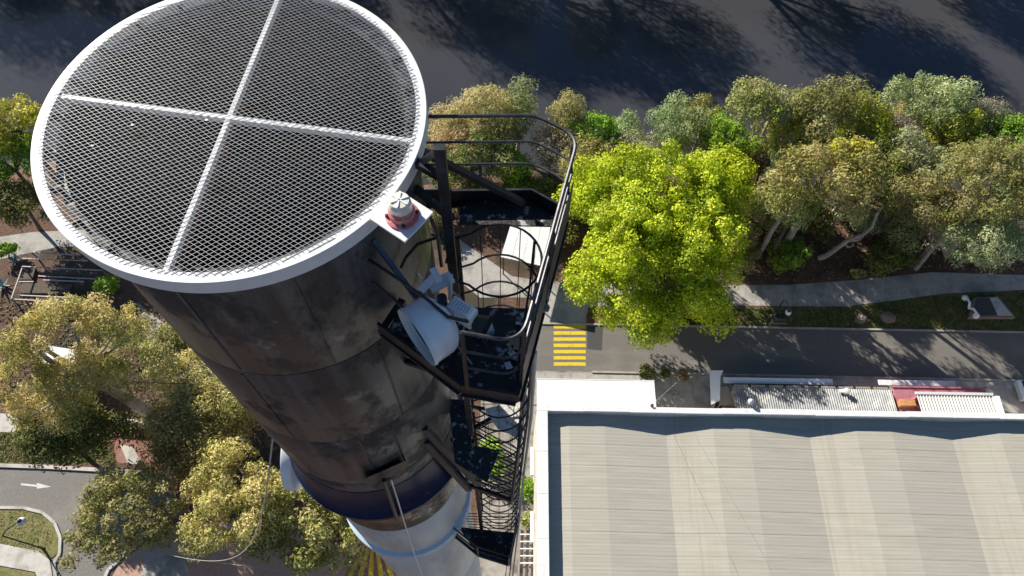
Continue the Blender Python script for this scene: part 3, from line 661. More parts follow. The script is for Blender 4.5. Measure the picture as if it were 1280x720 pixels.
while yy > BY0:
    o = bpy.data.objects.new('roof_sheet', rme); col.objects.link(o); o.parent = wh; o.location = (0, yy-2, -.006*(k%2) + rnd.uniform(-.004,.004)); yy -= SHW; k += 1
# guy wires and small fittings on the roof
for (p, q, lab) in (((700,507,8.05),(640,590,7.9),''),):
    pass
for pa_, lab in ((((838,534),(876,620),(915,705),(930,740)), 'thin dark cable lying on the ribbed roof from the parapet'), (((862,534),(905,610),(950,690),(975,740)), 'second thin dark cable lying on the roof beside the first')):
    b = MB(); q = [G(x, y, 7.1) for x, y in pa_]; b.tube([(p[0],p[1],roofz(p[0])+.02) for p in q], .011, 5); tag(b.build('roof_cable', M['concrete']), lab, 'cable')
b = MB(); b.tube([G(846,478,4.5), G(816,505,8.1), G(793,525,7.2)], .012, 5); tag(b.build('guy_wire', M['cable_white']), 'thin pale guy wire crossing the parapet above the white canopy', 'wire')
for (px, py, lab) in ((937,503,'white dome camera fixed on the parapet above the grey kiosk'),):
    c = G(px, py, 8.05); t = thing('parapet_camera', c, lab, 'camera'); b = MB(); b.sphere((c[0],c[1],c[2]+.25), .2); b.build('dome', M['globe'], t, True); b = MB(); b.tube([(c[0],c[1]-.05,c[2]-.1),(c[0],c[1],c[2]+.15)], .07, 8); b.build('bracket', M['white'], t)
c = G(815,507,8.02); b = MB(); b.lathe([(.13,8.0),(.13,8.1),(.1,8.14),(.001,8.15)], c[:2], 14); tag(b.build('rain_cap', M['rust']), 'small rusty round cap on the coping at the canopy corner', 'vent')
for i, (px, py) in enumerate(((846,518),(856,518),(1190,529),(1199,529))):
    c = G(px, py, 6.9); b = MB(); b.sphere((c[0],c[1],6.75), .09, 8, 6); b.tube([(c[0],c[1],6.3),(c[0],c[1],6.7)], .04, 6); tag(b.build('drain_grate', M['galv']), 'little pale drain strainer in the roof gutter shadow behind the parapet', 'drain', 'roof gutter strainers')

# white canopy over the entrance
zc = 3.6; y1 = G(740,475,zc)[1]; x0 = G(671,478,zc)[0]; x1 = G(818,478,zc)[0]
cn = thing('entrance_canopy', ((x0+x1)/2, BY1, 0), 'bright white flat entrance canopy against the front of the building', 'canopy')
nP = 6
for k in range(nP):
    w = (x1-x0)/nP; b = MB(); b.box((x0+w*(k+.5), (BY1+y1)/2, zc-.06), (w-.008, y1-BY1-.01, .12), 0, .01); b.build('roof_panel', M['white_coping'], cn)
for x in (x0+.15, (x0+x1)/2, x1-.15): b = MB(); b.tube([(x,y1-.2,0),(x,y1-.2,zc-.1)], .06, 8); b.build('post', M['white'], cn)
b = MB(); b.box(((x0+x1)/2, y1+.03, zc-.1), (x1-x0, .06, .25)); b.build('fascia', M['white'], cn)

# grey kiosk with corrugated roof
zk = 3.4; ka, kb = G(915,483,zk), G(1114,488,zk); kx0, kx1, ky1 = ka[0], kb[0], (ka[1]+kb[1])/2
kk = thing('street_kiosk', ((kx0+kx1)/2, BY1+1, 0), 'long low shop with grey corrugated roof and blue grey signboard along the road', 'shop')
def corrugated(par, x0, x1, ya, yb, za, zb, pitch, m, name='roof_sheet', per=10, amp=.05):
    n = int((x1-x0)/pitch); k = 0
    while k < n:
        m_ = min(per, n-k); vs = []; fs = []
        for i in range(m_*4+1):
            x = x0 + (k + i/4)*pitch; h = amp*math.sin(i/4*2*math.pi); vs += [(x, ya, za+h), (x, yb, zb+h)]
        fs = [(2*i, 2*i+2, 2*i+3, 2*i+1) for i in range(m_*4)]
        b = MB(); b.add(vs, fs); b.build(name, m, par, True); k += m_
M['corr'] = mat('corrugated_grey', (.17,.185,.2), (.25,.26,.275), 3.0, .45, metal=.15, c3=(.36,.35,.33), scale3=1.0)
corrugated(kk, kx0, kx1, BY1+.02, ky1, zk+.35, zk, .19, M['corr'])
b = MB(); b.box(((kx0+kx1)/2, ky1-.35, 1.6), (kx1-kx0, .12, 3.2)); b.build('wall', M['pale_wall'], kk)
b = MB(); b.box((kx1-.06, (BY1+ky1)/2, 1.6), (.1, ky1-BY1-.5, 3.2)); b.build('wall', M['pale_wall'], kk)
for k in range(9):
    w = (kx1-kx0)*.99/9; b = MB(); b.box((kx0+w*(k+.5)+.05, ky1+.14, zk-.05), (w-.25, .2, .06), 0, .01); b.build('gutter_tray', M['timber'], kk)
b = MB(); b.box(((kx0+kx1)/2, ky1+.32, zk-.2), (kx1-kx0, .1, .14)); b.build('fascia', M['dark_paint'], kk)
s0, s1 = G(905,473,3.0), G(1042,477,3.0)
b = MB(); b.box(((s0[0]+s1[0])/2, s0[1]-.1, 2.85), (s1[0]-s0[0], .5, .1), 0, .01); b.build('awning', M['white'], kk)
v = [G(888,462,3.6), G(905,462,3.6), G(901,470,3.6), G(900,500,3.4), G(889,506,3.4)]
b = MB(); b.prism([tuple(p[:2]) for p in v], 3.3, 3.42); b.build('end_canopy', M['white'], kk)
for k in range(3):
    p0, p1 = G(893+k*8, 507-k*2, 3.0), G(900+k*7, 484, 3.0); b = MB(); b.bar((p0[0],p0[1],1.5), (p1[0],p1[1],1.5), .06, 3.0); b.build('side_panel', M['timber'], kk)
b = MB(); q = G(905,495,3.0); b.box((q[0],q[1],3.05), (1.1,1.5,.05), .15); b.build('side_deck', M['timber'], kk)
c = G(1057,490,zk+.25); vt = thing('roof_vent', c, 'round white whirlybird vent on the grey corrugated shop roof', 'vent')
b = MB(); b.lathe([(.16,c[2]-.15),(.16,c[2]+.1),(.24,c[2]+.12),(.26,c[2]+.28),(.18,c[2]+.4),(.001,c[2]+.44)], c[:2], 16); b.build('turbine', M['galv'], vt, True)
b = MB(); b.box((c[0]-.25,c[1]+.1,c[2]-.02), (.5,.3,.1)); b.build('flashing', M['galv'], vt)
# pink kiosk
pa, pb = G(1116,484,3.2), G(1232,487,3.2)
pk = thing('pink_kiosk', ((pa[0]+pb[0])/2, BY1+1, 0), 'pink walled small shop with orange side and raised white corrugated roof', 'shop')
b = MB(); b.box(((pa[0]+pb[0])/2, (pa[1]+BY1)/2+.02, 1.6), (pb[0]-pa[0], pa[1]-BY1-.04, 3.2), 0, .02); b.build('wall', M['pink_wall'], pk)
b = MB(); b.box(((pa[0]+pb[0])/2, pa[1]+.03, 3.22), (pb[0]-pa[0]+.1, .14, .16)); b.build('parapet', M['pink_wall'], pk)
oa, ob = G(1129,508,3.9), G(1144,499,3.9)
b = MB(); b.box(((oa[0]+ob[0])/2, (oa[1]+ob[1])/2+.1, 1.9), (ob[0]-oa[0]+.1, .55, 3.7)); b.build('side_wall', M['orange_wall'], pk)
ra_, rb_ = G(1146,493,4.2), G(1240,494,4.2)
M['corr_white'] = mat('corrugated_white', (.36,.36,.35), (.48,.475,.46), 4.0, .4, c3=(.45,.44,.4), scale3=2)
corrugated(pk, ra_[0], rb_[0], BY1+.02, ra_[1], 4.35, 4.15, .24, M['corr_white'], per=8, amp=.06)
b = MB(); b.box(((ra_[0]+rb_[0])/2, ra_[1]-.1, 2.05), (rb_[0]-ra_[0], .2, 4.1)); b.build('wall', M['pink_wall'], pk)
b = MB(); b.box((rb_[0]+.3, (BY1+ra_[1])/2, 2.1), (.62, ra_[1]-BY1, 4.2), 0, .03); b.build('end_wall', M['white_coping'], pk)
b = MB(); b.box(((ra_[0]+rb_[0])/2, ra_[1]+.12, 4.2), (rb_[0]-ra_[0]+.2, .22, .1)); b.build('gutter', M['galv'], pk)
w0, w1 = G(1098,478,2.6), G(1195,482,2.6)
b = MB(); b.box(((w0[0]+w1[0])/2, w0[1], 2.6), (w1[0]-w0[0], .45, .08)); b.build('awning', M['white_coping'], pk)
# white pavilion roof behind the ladder cage
zp = 3.4; rp4 = [G(x, y, zp) for x, y in ((641,272),(689,279),(681,333),(626,321))]
pv = thing('garden_pavilion', sum(rp4)/4*np.array([1,1,0]), 'small white flat roofed pavilion seen through the ladder cage', 'pavilion')
for k in range(4):
    a, e = k/4, (k+1)/4-.006
    q = [rp4[0]*(1-a)+rp4[1]*a, rp4[0]*(1-e)+rp4[1]*e, rp4[3]*(1-e)+rp4[2]*e, rp4[3]*(1-a)+rp4[2]*a]
    b = MB(); b.prism([tuple(p[:2]) for p in q], zp-.1, zp); b.build('roof_panel', M['white_coping'], pv)
for p in rp4: b = MB(); m_ = sum(rp4)/4; q = p*.9+m_*.1; b.tube([(q[0],q[1],gz(q[0],q[1])-.05),(q[0],q[1],zp-.08)], .06, 8); b.build('post', M['dark_paint'], pv)
sheet('pavilion_floor', [(560,340),(575,300),(640,345),(668,350),(690,372),(600,372)], .02, M['concrete'])

# ------------------------------------------------------------------ lamps
def lamp(px, py, H, label, head, globes, arm_r=.03):
    base = G(px, py, 0); t = thing('street_lamp', base, label, 'street lamp')
    b = MB(); b.lathe([(.14,0),(.14,.08),(.09,.12),(.08,.9),(.055,.95),(.05,H),(.001,H+.02)], base[:2], 12); b.build('pole', M['dark_paint'], t, True)
    top = np.array([base[0], base[1], H])
    for (dx, dy, dz, r, arm) in globes:
        g = top + np.array([dx, dy, dz]); b = MB()
        b.tube([top, top + np.array([dx*.35, dy*.35, .35+.1*dz]), top + np.array([dx*.8, dy*.8, .3+dz*.4]), g + np.array([0,0,r*.8])], arm_r, 6); b.build('arm', M[arm], t, True)
        b = MB(); b.sphere(g, r, 16, 10); b.build('globe', M['globe'], t, True)
        b = MB(); b.lathe([(r*.5,g[2]+r*.8),(r*.55,g[2]+r*.95),(r*.2,g[2]+r*1.3),(.001,g[2]+r*1.35)], g[:2], 10); b.build('cap', M[arm], t, True)
    return t
lamp(958, 405, 4.6, 'black lamp post with one white globe beside the green service box', 0, [(.35,-.95,-.35,.26,'dark_paint')])
lamp(1178, 412, 4.3, 'black lamp post with two white globes above the grey stone block', 0, [(-.12,.95,.05,.24,'globe'),(.35,-.75,.05,.27,'globe')], .11)
lamp(55, 686, 5.4, 'black lamp post with one white globe on the dry grass island', 0, [(1.0,1.0,.0,.3,'dark_paint')], .05)

# ------------------------------------------------------------------ verge objects
c = G(968,402,0); sb = thing('service_box', c, 'small dark green service box on the verge at the lamp foot', 'utility box')
b = MB(); b.box((c[0]+.35,c[1]+.2,.35), (1.05,.75,.7), 0, .04); b.build('case', M['green_box'], sb)
b = MB(); b.box((c[0]+.4,c[1]+.22,.715), (.8,.5,.03), 0, .008); b.build('lid', M['glass_dark'], sb)
b = MB(); b.box((c[0]+.35,c[1]+.2,.03), (1.25,.95,.08)); b.build('plinth', M['concrete'], sb)
def rock(px, py, r, label, seed):
    c = G(px, py, 0); rr = random.Random(seed); b = MB(); n, m_ = 9, 6; vs = []
    for i in range(m_+1):
        for k in range(n):
            t, u = math.pi*i/m_, 2*math.pi*k/n; q = r*(rr.uniform(.82,1.15)); vs.append((c[0]+q*math.sin(t)*math.cos(u)*1.1, c[1]+q*math.sin(t)*math.sin(u), r*.35 - q*.75*math.cos(t)))
    fs = [(i*n+k, i*n+(k+1)%n, (i+1)*n+(k+1)%n, (i+1)*n+k) for i in range(m_) for k in range(n)]
    b.add(vs, fs); return tag(b.build('boulder', M['rock'], None), label, 'rock')
rock(1108, 398, .62, 'larger rounded grey boulder on the grass verge', 3); rock(1075, 400, .5, 'smaller dusty boulder half lost in the verge grass', 8)
# stone block / seat by the twin lamp
q = [G(x, y, .55) for x, y in ((1218,372),(1248,370),(1270,396),(1212,396))]
sbk = thing('stone_seat', sum(q)/4*np.array([1,1,0]), 'dark slab topped stone block with brick rim beside the twin lamp', 'stone block')
m_ = sum(q)/4
b = MB(); b.prism([tuple(p[:2]) for p in q], 0, .5); b.build('base', M['brick_wall'], sbk)
q2 = [p*.86+m_*.14 for p in q]; b = MB(); b.prism([tuple(p[:2]) for p in (q2[0], q2[1]*.6+q2[0]*.4, q2[2]*.6+q2[3]*.4, q2[3])], .5, .58); b.build('slab', M['dark_asphalt'], sbk)
b = MB(); b.prism([tuple(p[:2]) for p in (q2[1]*.64+q2[0]*.36, q2[1], q2[2], q2[2]*.64+q2[3]*.36)], .5, .57); b.build('slab', M['pale_concrete'], sbk)
c = G(742,398,0); b = MB(); b.box((c[0],c[1]-.1,.04), (1.3,1.0,.1)); tag(b.build('tree_pit', M['rust']), 'dark rust square planting pit at the crossing corner', 'planter')

# ------------------------------------------------------------------ left garden enclosure
ge = thing('garden_fence', G(70,350,0), 'shaded timber garden enclosure with pale rails beside the river walk', 'fence')
zf = 1.0
def pxrail(a, e, z=zf, w=.09, h=.07): b = MB(); b.bar(G(*a, z), G(*e, z), w, h); b.build('rail', M['fence_pale'], ge)
for a, e in (((28,333),(128,338)),((14,374),(28,334)),((24,352),(42,352)),((48,345),(125,349)),((54,350),(105,352)),((24,369),(90,372)),((18,374),(90,378)),((40,315),(96,319)),((28,323),(110,326))): pxrail(a, e)
for x, y in ((28,334),(14,374),(60,335),(95,336.5),(128,338),(98,350),(40,316),(95,319),(24,369)):
    p = G(x, y, zf); b = MB(); b.bar((p[0],p[1],-.02), (p[0],p[1],zf+.08), .1, .1); b.build('post', M['timber'], ge)
for i, pix in enumerate((((28,336),(46,337),(42,351),(24,351)),((50,338),(124,341),(124,347),(50,344)),((30,355),(92,357),(86,368),(26,368)))):
    b = MB(); b.prism([tuple(G(x,y,0)[:2]) for x, y in pix], -.02, .25); b.build('planting_bed', M['bark_dark'], ge)
# low white wall and shed roof pieces under the big pale tree
q = [G(x, y, .9) for x, y in ((135,524),(206,529))]
b = MB(); b.bar((q[0][0],q[0][1],.45), (q[1][0],q[1][1],.45), .25, .9); tag(b.build('garden_wall', M['pale_wall']), 'low pale wall along the top of the red driveway', 'wall')
q = [G(x, y, 2.6) for x, y in ((60,432),(112,440),(100,462),(52,456))]
sh = thing('garden_shed', sum(q)/4*np.array([1,1,0]), 'small pale shed roof glimpsed through the big spreading gum', 'shed')
m_ = sum(q)/4
b = MB(); b.prism([tuple(p[:2]) for p in q], 2.5, 2.6); b.build('roof', M['white_coping'], sh)
b = MB(); b.prism([tuple((p*.92+m_*.08)[:2]) for p in q], 0, 2.5); b.build('wall', M['timber'], sh)
# alley junk beside the building: pipes, timber
pr = thing('pipe_rack', G(652,690,0), 'pale pipes and boards stacked in the alley beside the building', 'pipes')
for k in range(5):
    b = MB(); b.tube([G(650,668+k*9,.35), G(668,668+k*9,.35)], .05, 8); b.build('pipe', M['white'], pr)
for k in range(3):
    b = MB(); b.bar(G(650+k*7,660,.12), G(648+k*7,720,.12), .16, .1); b.build('board', M['timber'], pr)
b = MB(); b.box((BX0-.22, 15.5, 3.2), (.25,2.2,.4), 0, .03); tag(b.build('window_hood', M['white_coping']), 'upper pale hood projecting from the side wall near the corner', 'hood')
b = MB(); b.box((BX0-.22, 10.6, 3.2), (.25,2.2,.4), 0, .03); tag(b.build('window_hood', M['white_coping']), 'lower pale hood projecting from the side wall near the pipes', 'hood')

# ------------------------------------------------------------------ vegetation
LM = leafmat('leaves')
def leaf_cloud(rs, clumps, per_m2, ll, lw, colors, var=.25, up=.35, dead=0.0, shell=.55, droop=0.0, flat=.8):
    """leaf-sized faces over and inside a set of (centre, radius, colour index) clumps"""
    V = []; Cc = []; tone = np.array([1,1,1])*rs.uniform(.85,1.15) + rs.uniform(-.07,.07,3)
    for c, r, ci in clumps:
        n = max(30, int(per_m2 * 62 * r * r))
        d = rs.normal(size=(n,3)); d[:,2] += up; d /= np.linalg.norm(d, axis=1)[:,None]
        rad = r * (shell + (1.08-shell) * np.sqrt(rs.random(n)))[:,None] * (1 + .22*np.sin(d[:,:1]*5 + c[0]) * np.cos(d[:,1:2]*6 + c[1]))
        p = np.array(c) + d * rad * np.array([1,1,flat])
        nrm = d * .95 + rs.normal(size=(n,3)) * .45 + np.array([0,0,.12]); nrm /= np.linalg.norm(nrm, axis=1)[:,None]
        t = rs.normal(size=(n,3)) + np.array([0,0,-droop*3]); t -= nrm * (t*nrm).sum(1)[:,None]; t /= np.linalg.norm(t, axis=1)[:,None]
        bb = np.cross(nrm, t); s = rs.uniform(.65, 1.35, n)[:,None]
        q = np.stack([p - t*ll*.5*s, p + bb*lw*.5*s, p + t*ll*.5*s, p - bb*lw*.5*s], 1); V.append(q.reshape(-1,3))
        base = np.array(colors[ci % len(colors)])*tone*np.array([1.6,1.66,1.6])*(1+rs.uniform(-.14,.14)); k = base * (1 + rs.uniform(-var, var, (n,1))) * (1 + rs.uniform(-.1,.1,(n,3)))
        if dead: m_ = rs.random(n) < dead; k[m_] = np.array([.2,.14,.08]) * rs.uniform(.6,1.3,(m_.sum(),1))
        Cc.append(np.repeat(k, 4, 0))
    return np.concatenate(V), np.clip(np.concatenate(Cc), 0, 1)
def leaf_object(name, V, C, parent, m=None):
    o0 = np.array(ORIGIN.get(parent.name, (0,0,0))) if parent else np.zeros(3); n = len(V); me = bpy.data.meshes.new(name)
    me.vertices.add(n); me.vertices.foreach_set('co', (V - o0).astype(np.float32).ravel())
    me.loops.add(n); me.loops.foreach_set('vertex_index', np.arange(n, dtype=np.int32)); me.polygons.add(n//4)
    me.polygons.foreach_set('loop_start', np.arange(0, n, 4, dtype=np.int32))
    me.update(calc_edges=True)
    at = me.color_attributes.new('tint', 'FLOAT_COLOR', 'POINT'); at.data.foreach_set('color', np.c_[C, np.ones(n)].astype(np.float32).ravel())
    me.materials.append(m or LM); o = bpy.data.objects.new(name, me); col.objects.link(o)
    if parent: o.parent = parent
    return o
KIND = {  # clump count, clump radius factor, leaf len, wid, density, colours, dead fraction, shell, droop
 'lime': dict(n=150, k=.17, ll=.27, lw=.19, den=4.2, col=[(.275,.31,.014),(.33,.365,.022),(.2,.25,.014),(.3,.335,.024)], dead=.01, shell=.35, droop=0, bark='bark_dark'),
 'olive': dict(n=26, k=.33, ll=.34, lw=.13, den=3.4, col=[(.22,.21,.065),(.25,.235,.085),(.18,.18,.05),(.26,.235,.095)], dead=.08, shell=.3, droop=.3, bark='bark_pale'),
 'gum': dict(n=30, k=.27, ll=.32, lw=.12, den=3.6, col=[(.37,.315,.12),(.31,.275,.095),(.4,.335,.145),(.25,.23,.072)], dead=.06, shell=.3, droop=.4, bark='bark_pale'),
 'tan': dict(n=24, k=.3, ll=.42, lw=.08, den=4.0, col=[(.38,.3,.155),(.32,.265,.125),(.29,.26,.11),(.4,.31,.17)], dead=.2, shell=.2, droop=-.4, bark='bark_dark'),
 'grey': dict(n=22, k=.33, ll=.3, lw=.09, den=3.8, col=[(.3,.275,.21),(.26,.255,.175),(.25,.235,.185),(.32,.285,.22)], dead=.25, shell=.2, droop=0, bark='bark_pale'),
 'sage': dict(n=24, k=.32, ll=.3, lw=.12, den=3.6, col=[(.23,.255,.13),(.27,.285,.15),(.19,.22,.1),(.25,.26,.13)], dead=.06, shell=.3, droop=.1, bark='bark_pale'),
 'green': dict(n=24, k=.33, ll=.3, lw=.17, den=3.2, col=[(.15,.24,.022),(.19,.29,.028),(.12,.2,.02),(.21,.3,.035)], dead=.02, shell=.3, droop=.0, bark='bark_dark'),
 'yellow': dict(n=24, k=.32, ll=.3, lw=.15, den=3.3, col=[(.36,.36,.035),(.4,.39,.05),(.28,.3,.03),(.32,.3,.06)], dead=.05, shell=.3, droop=.0, bark='bark_dark'),
 'dark': dict(n=26, k=.33, ll=.32, lw=.15, den=3.3, col=[(.12,.14,.035),(.14,.155,.042),(.1,.12,.028),(.17,.17,.05)], dead=.05, shell=.3, droop=.2, bark='bark_dark'),
}
seed_i = [100]
def tree(label, px, py, hw, hh, H, kind, base=None, name='tree', group=None, rz=None, n=None, cat='tree', cone=False, tilt=0, at=None, den=1.0, limbs=9, trunk_r=None, k=None, gap=0.0, lobes=None):
    K = KIND[kind]; seed_i[0] += 1; rs = np.random.RandomState(seed_i[0])
    c0 = G(px, py, H*.66) if at is None else np.array([at[0], at[1], H*.66]); s = depth(c0) / FPX
    hw *= 1.16; hh *= 1.16; rx = hw*s; ry = hh*s if at is None else hw*s
    rz = rz or max(min(.62*(rx+ry)/2 if not cone else H*.46, H*.46), .3)
    zc = H - rz
    c0 = G(px, py, zc) if at is None else np.array([at[0], at[1], zc])
    bp = G(*base, 0) if base else np.array([c0[0] + rs.uniform(-.3,.3), c0[1] - rs.uniform(0,.6), 0]); bp[2] = gz(bp[0], bp[1])
    c0[2] += bp[2]*.8 if not base else 0
    t = thing(name, bp, label, cat, group)
    nC = n or K['n']; kk_ = k or K['k']; rm = (rx*ry*max(rz,.5*min(rx,ry)))**(1/3); clumps = []
    LB = [(c0, rx, ry, rz, nC)]
    if lobes:
        LB = []; tot = sum(l[2]*l[3] for l in lobes)
        for lx, ly, lw_, lh_, lz in lobes:
            cc = G(lx, ly, lz); ss = depth(cc)/FPX; LB.append((cc, lw_*ss, lh_*ss, min(lw_, lh_)*ss*.75, max(6, int(nC*lw_*lh_/tot))))
    ph = rs.uniform(0, 6.28, 5)
    for cc, ax_, ay_, az_, nn in LB:
        pts = []
        for _ in range(nn):
            best, bd = None, -1
            for _t in range(8):
                d = rs.normal(size=3); d[2] = abs(d[2])*1.1 - .35; d /= np.linalg.norm(d); u = rs.uniform(.4, 1.0)**.6 * (1 - kk_*.55)
                p = d * u
                if cone: w = 1 - .75*(p[2]+1)/2; p = np.array([p[0]*w*1.25, p[1]*w*1.25, p[2]])
                dist = min([np.linalg.norm(p-q) for q in pts] + [9])
                if dist > bd: best, bd = p, dist
            pts.append(best)
        for i, p in enumerate(pts):
            if rs.random() < gap: continue
            fi = math.atan2(p[1], p[0]); f = 1 + (.17*math.sin(2*fi+ph[0]) + .13*math.sin(3*fi+ph[1]) + .1*math.sin(5*fi+ph[2]+2*p[2]) if not lobes else .08*math.sin(4*fi+ph[0]))
            rr_ = rm * kk_ * rs.choice([.55, .75, .95, 1.25, 1.5]) * rs.uniform(.85, 1.15) * (1 - .45*(p[2] > .5 and cone)) * (.78 if lobes else 1)
            clumps.append((cc + p*f*np.array([ax_,ay_,az_]) + np.array([tilt*p[2],0,0]), rr_, int(rs.randint(4))))
    c0 = sum(l[0] for l in LB)/len(LB); lsz = rs.uniform(.68, .95) if at is None else 1.0
    V, C = leaf_cloud(rs, clumps, K['den']*1.05*den/lsz**1.7, K['ll']*lsz, K['lw']*lsz, K['col'], dead=K['dead'], shell=K['shell'], droop=K['droop'])
    leaf_object('crown', V, C, t)
    tr = trunk_r or max(.07, .018*H + .02*rm); b = MB(); fork = c0 + np.array([0,0,-rz*.75]); fork[2] = max(fork[2], bp[2] + H*.2)
    mids = [bp*(1-u) + fork*u + np.array([rs.uniform(-.12,.12), rs.uniform(-.12,.12), 0])*H*.08*math.sin(u*math.pi) for u in (0,.33,.66,1)]
    mids[0] = bp - np.array([0,0,.1])
    b.tube(mids, [tr*1.25, tr, tr*.85, tr*.75], 8); tk = b.build('trunk', M[K['bark']], t, True)
    order = rs.permutation(len(clumps))[:limbs]
    for i in order:
        q = np.array(clumps[i][0]); m_ = fork*.5 + q*.5 + np.array([rs.uniform(-.1,.1), rs.uniform(-.1,.1), -.06])*np.linalg.norm(q-fork)
        b = MB(); b.tube([fork - (fork-mids[2])*.08, fork*.75+m_*.25, m_, q], [tr*.62, tr*.5, tr*.34, tr*.1], 6); b.build('limb', M[K['bark']], tk, True)
    return t

tree('broad bright lime green tree at the corner of the yellow crossing', 826, 286, 118, 118, 11.5, 'lime', base=(835,396), name='lime_green_tree', limbs=16, trunk_r=.38, n=300, k=.16,
     lobes=[(830,238,104,66,8),(868,300,72,66,7.5),(790,300,62,60,8.3),(745,352,44,34,6),(800,392,54,36,5.2),(868,380,46,34,5.0),(745,240,40,44,6.2),(900,225,44,40,6.6)])
R_BANK = [
 ('tan feathery casuarina standing close beside the white rim', 560,140,36,34,10,'tan',1),
 ('tallest tan casuarina with a ragged top at the water edge', 611,122,36,48,13,'tan',1),
 ('small sparse tan green casuarina leaning over the river', 650,125,24,34,11,'sage',1),
 ('dark olive tree under the tan casuarinas behind the handrail', 600,192,46,34,7,'dark',0),
 ('low bright green bush seen through the handrails', 640,205,24,24,4,'green',0),
 ('tiny light green bush beside the platform toe board', 648,228,20,12,2.4,'green',0),
 ('leafless looking grey shrub behind the curved rail corner', 692,172,30,26,6,'grey',0),
 ('narrow cone shaped olive casuarina poking above the rail corner', 712,135,20,34,11,'olive',1),
 ('glossy green tree left of the sage green cone', 745,152,27,24,8,'green',0),
 ('narrow sage green conifer like tree against the water', 788,148,17,27,9,'sage',1),
 ('dull olive tree tucked behind the top of the lime tree', 735,205,36,30,7,'olive',0),
 ('rounded sage grey tree rising behind the lime tree', 846,148,34,32,10,'sage',0),
 ('olive tree leaning beside the sage grey one at the bank', 880,152,30,38,9,'olive',0),
 ('mid green bush at the lime tree shoulder', 908,170,30,28,7,'green',0),
 ('brownish olive tree with upright top on the river edge', 938,120,24,28,11,'olive',0),
 ('grey green tree between two olive crowns at the water', 972,128,28,28,10,'sage',0),
 ('big rounded olive tree bulging over the river', 1030,128,42,38,11,'olive',0),
 ('yellowish olive tree in the middle of the bank grove', 990,168,42,30,8,'yellow',0),
 ('dark green understorey tree beside the lime tree crown', 955,205,34,34,6,'dark',0),
 ('silvery grey thin shrub next to the dark understorey', 950,192,20,24,6.5,'grey',0),
 ('wide domed olive gum with a pale leaning trunk', 1035,222,62,44,12,'olive',0),
 ('golden yellow slope of foliage beside the open water', 1092,135,34,42,10,'yellow',0),
 ('grey twiggy tree in front of the golden slope', 1130,158,38,36,9,'grey',0),
 ('tall pale sage tree at the highest point of the river edge', 1185,108,52,34,12,'sage',0),
 ('bright yellow green patch tree below the tall pale sage crown', 1195,150,36,22,9.5,'yellow',0),
 ('greyish thin crowned tree at the far right water edge', 1250,128,28,24,10,'grey',0),
 ('green leafy tree at the right end of the grove', 1272,165,26,28,9,'green',0),
 ('dark olive tree between the domed gum and grey twigs', 1102,205,38,34,8,'dark',0),
 ('sage coloured tree in the centre of the grove', 1150,205,36,32,8.5,'sage',0),
 ('dense shadowy olive tree right of the sage crown', 1200,195,36,30,8,'olive',0),
 ('wide dry olive gum with pale twigs over the path bend', 1238,228,64,46,12,'olive',0),
 ('small golden bush inside the dry gum shade', 1182,212,18,12,7,'yellow',0),
 ('grey green low tree hanging over the concrete path', 1228,298,52,36,9,'sage',0),
 ('dull olive tree at the back of the mulch bed', 1165,258,44,36,9.5,'olive',0),
 ('bright green shrub at the foot of the leaning pale trunk', 984,318,26,20,2.6,'green',0),
 ('dark green bush left of the twisted bare branch', 1022,280,24,20,2.8,'dark',0),
 ('sage bush growing behind the twisted bare branch', 1086,276,30,22,2.8,'sage',0),
 ('pale sage bush right of the twisted bare branch', 1130,285,26,28,3.6,'sage',0),
 ('low grey bush at the upper path edge', 1110,322,30,20,2,'dark',0),
 ('olive shrub beneath the lime tree right edge', 955,270,26,26,4,'olive',0),
 ('thin tan sapling beside the lime tree shade', 930,318,24,18,2.5,'olive',0),
]
for lab, x, y, hw, hh, H, kd, cone in R_BANK:
    H = H + 1.8 if H >= 7 and x > 900 else H
    big = hw > 40
    tree(lab, x, y, hw, hh, H, kd, cone=bool(cone), name='shrub' if H < 5 else 'tree', cat='shrub' if H < 5 else 'tree', base=(980,310) if 'leaning trunk' in lab else (1222,328) if 'hanging over' in lab else (1185,318) if 'back of the mulch' in lab else None, n=44 if hw > 50 else None, k=.26 if hw > 50 else None, limbs=6)
for lab, x, y, hw, hh, H, kd in (
 ('dense dark green crown in the hollow of the bank grove', 1065,180,34,30,8,'dark'), ('dusky olive crown between the yellow and grey trees', 1075,215,30,26,7,'olive'),
 ('mid olive crown low on the bank under the domed gum', 985,258,36,28,10,'olive'), ('shady green crown right of the twisted branch', 1125,246,36,28,8,'dark'),
 ('dry grey crown above the path bend', 1190,285,36,28,8,'grey'), ('dull green crown at the end of the bank grove', 1275,205,34,30,8.5,'dark'),
 ('sage green crown between the bank grove and the end gum', 1285,262,36,36,10,'sage'), ('olive crown filling the gap behind the lime tree', 905,205,34,28,6.5,'olive'),
 ('sage crown filling the bank behind the lime tree top', 800,185,34,26,7,'sage'), ('mid green crown beside the grey shrub', 760,185,30,24,6.5,'dark'),
 ('tan crown between the two casuarinas', 585,165,34,30,8,'tan'), ('deep green shrub under the tan casuarinas', 560,215,34,24,4.5,'dark'),
 ('pale olive crown beside the golden slope', 1150,130,30,26,10,'olive'), ('sunny olive crown at the right river edge', 1222,155,30,26,9.5,'olive'),
 ('green olive crown between the river edge olives', 1000,130,26,26,9.5,'green'), ('dark crown at the water between grey and olive', 1068,160,28,24,8,'dark')):
    tree(lab, x, y, hw, hh, H, kd, name='shrub' if H < 5 else 'tree', cat='shrub' if H < 5 else 'tree', limbs=5)
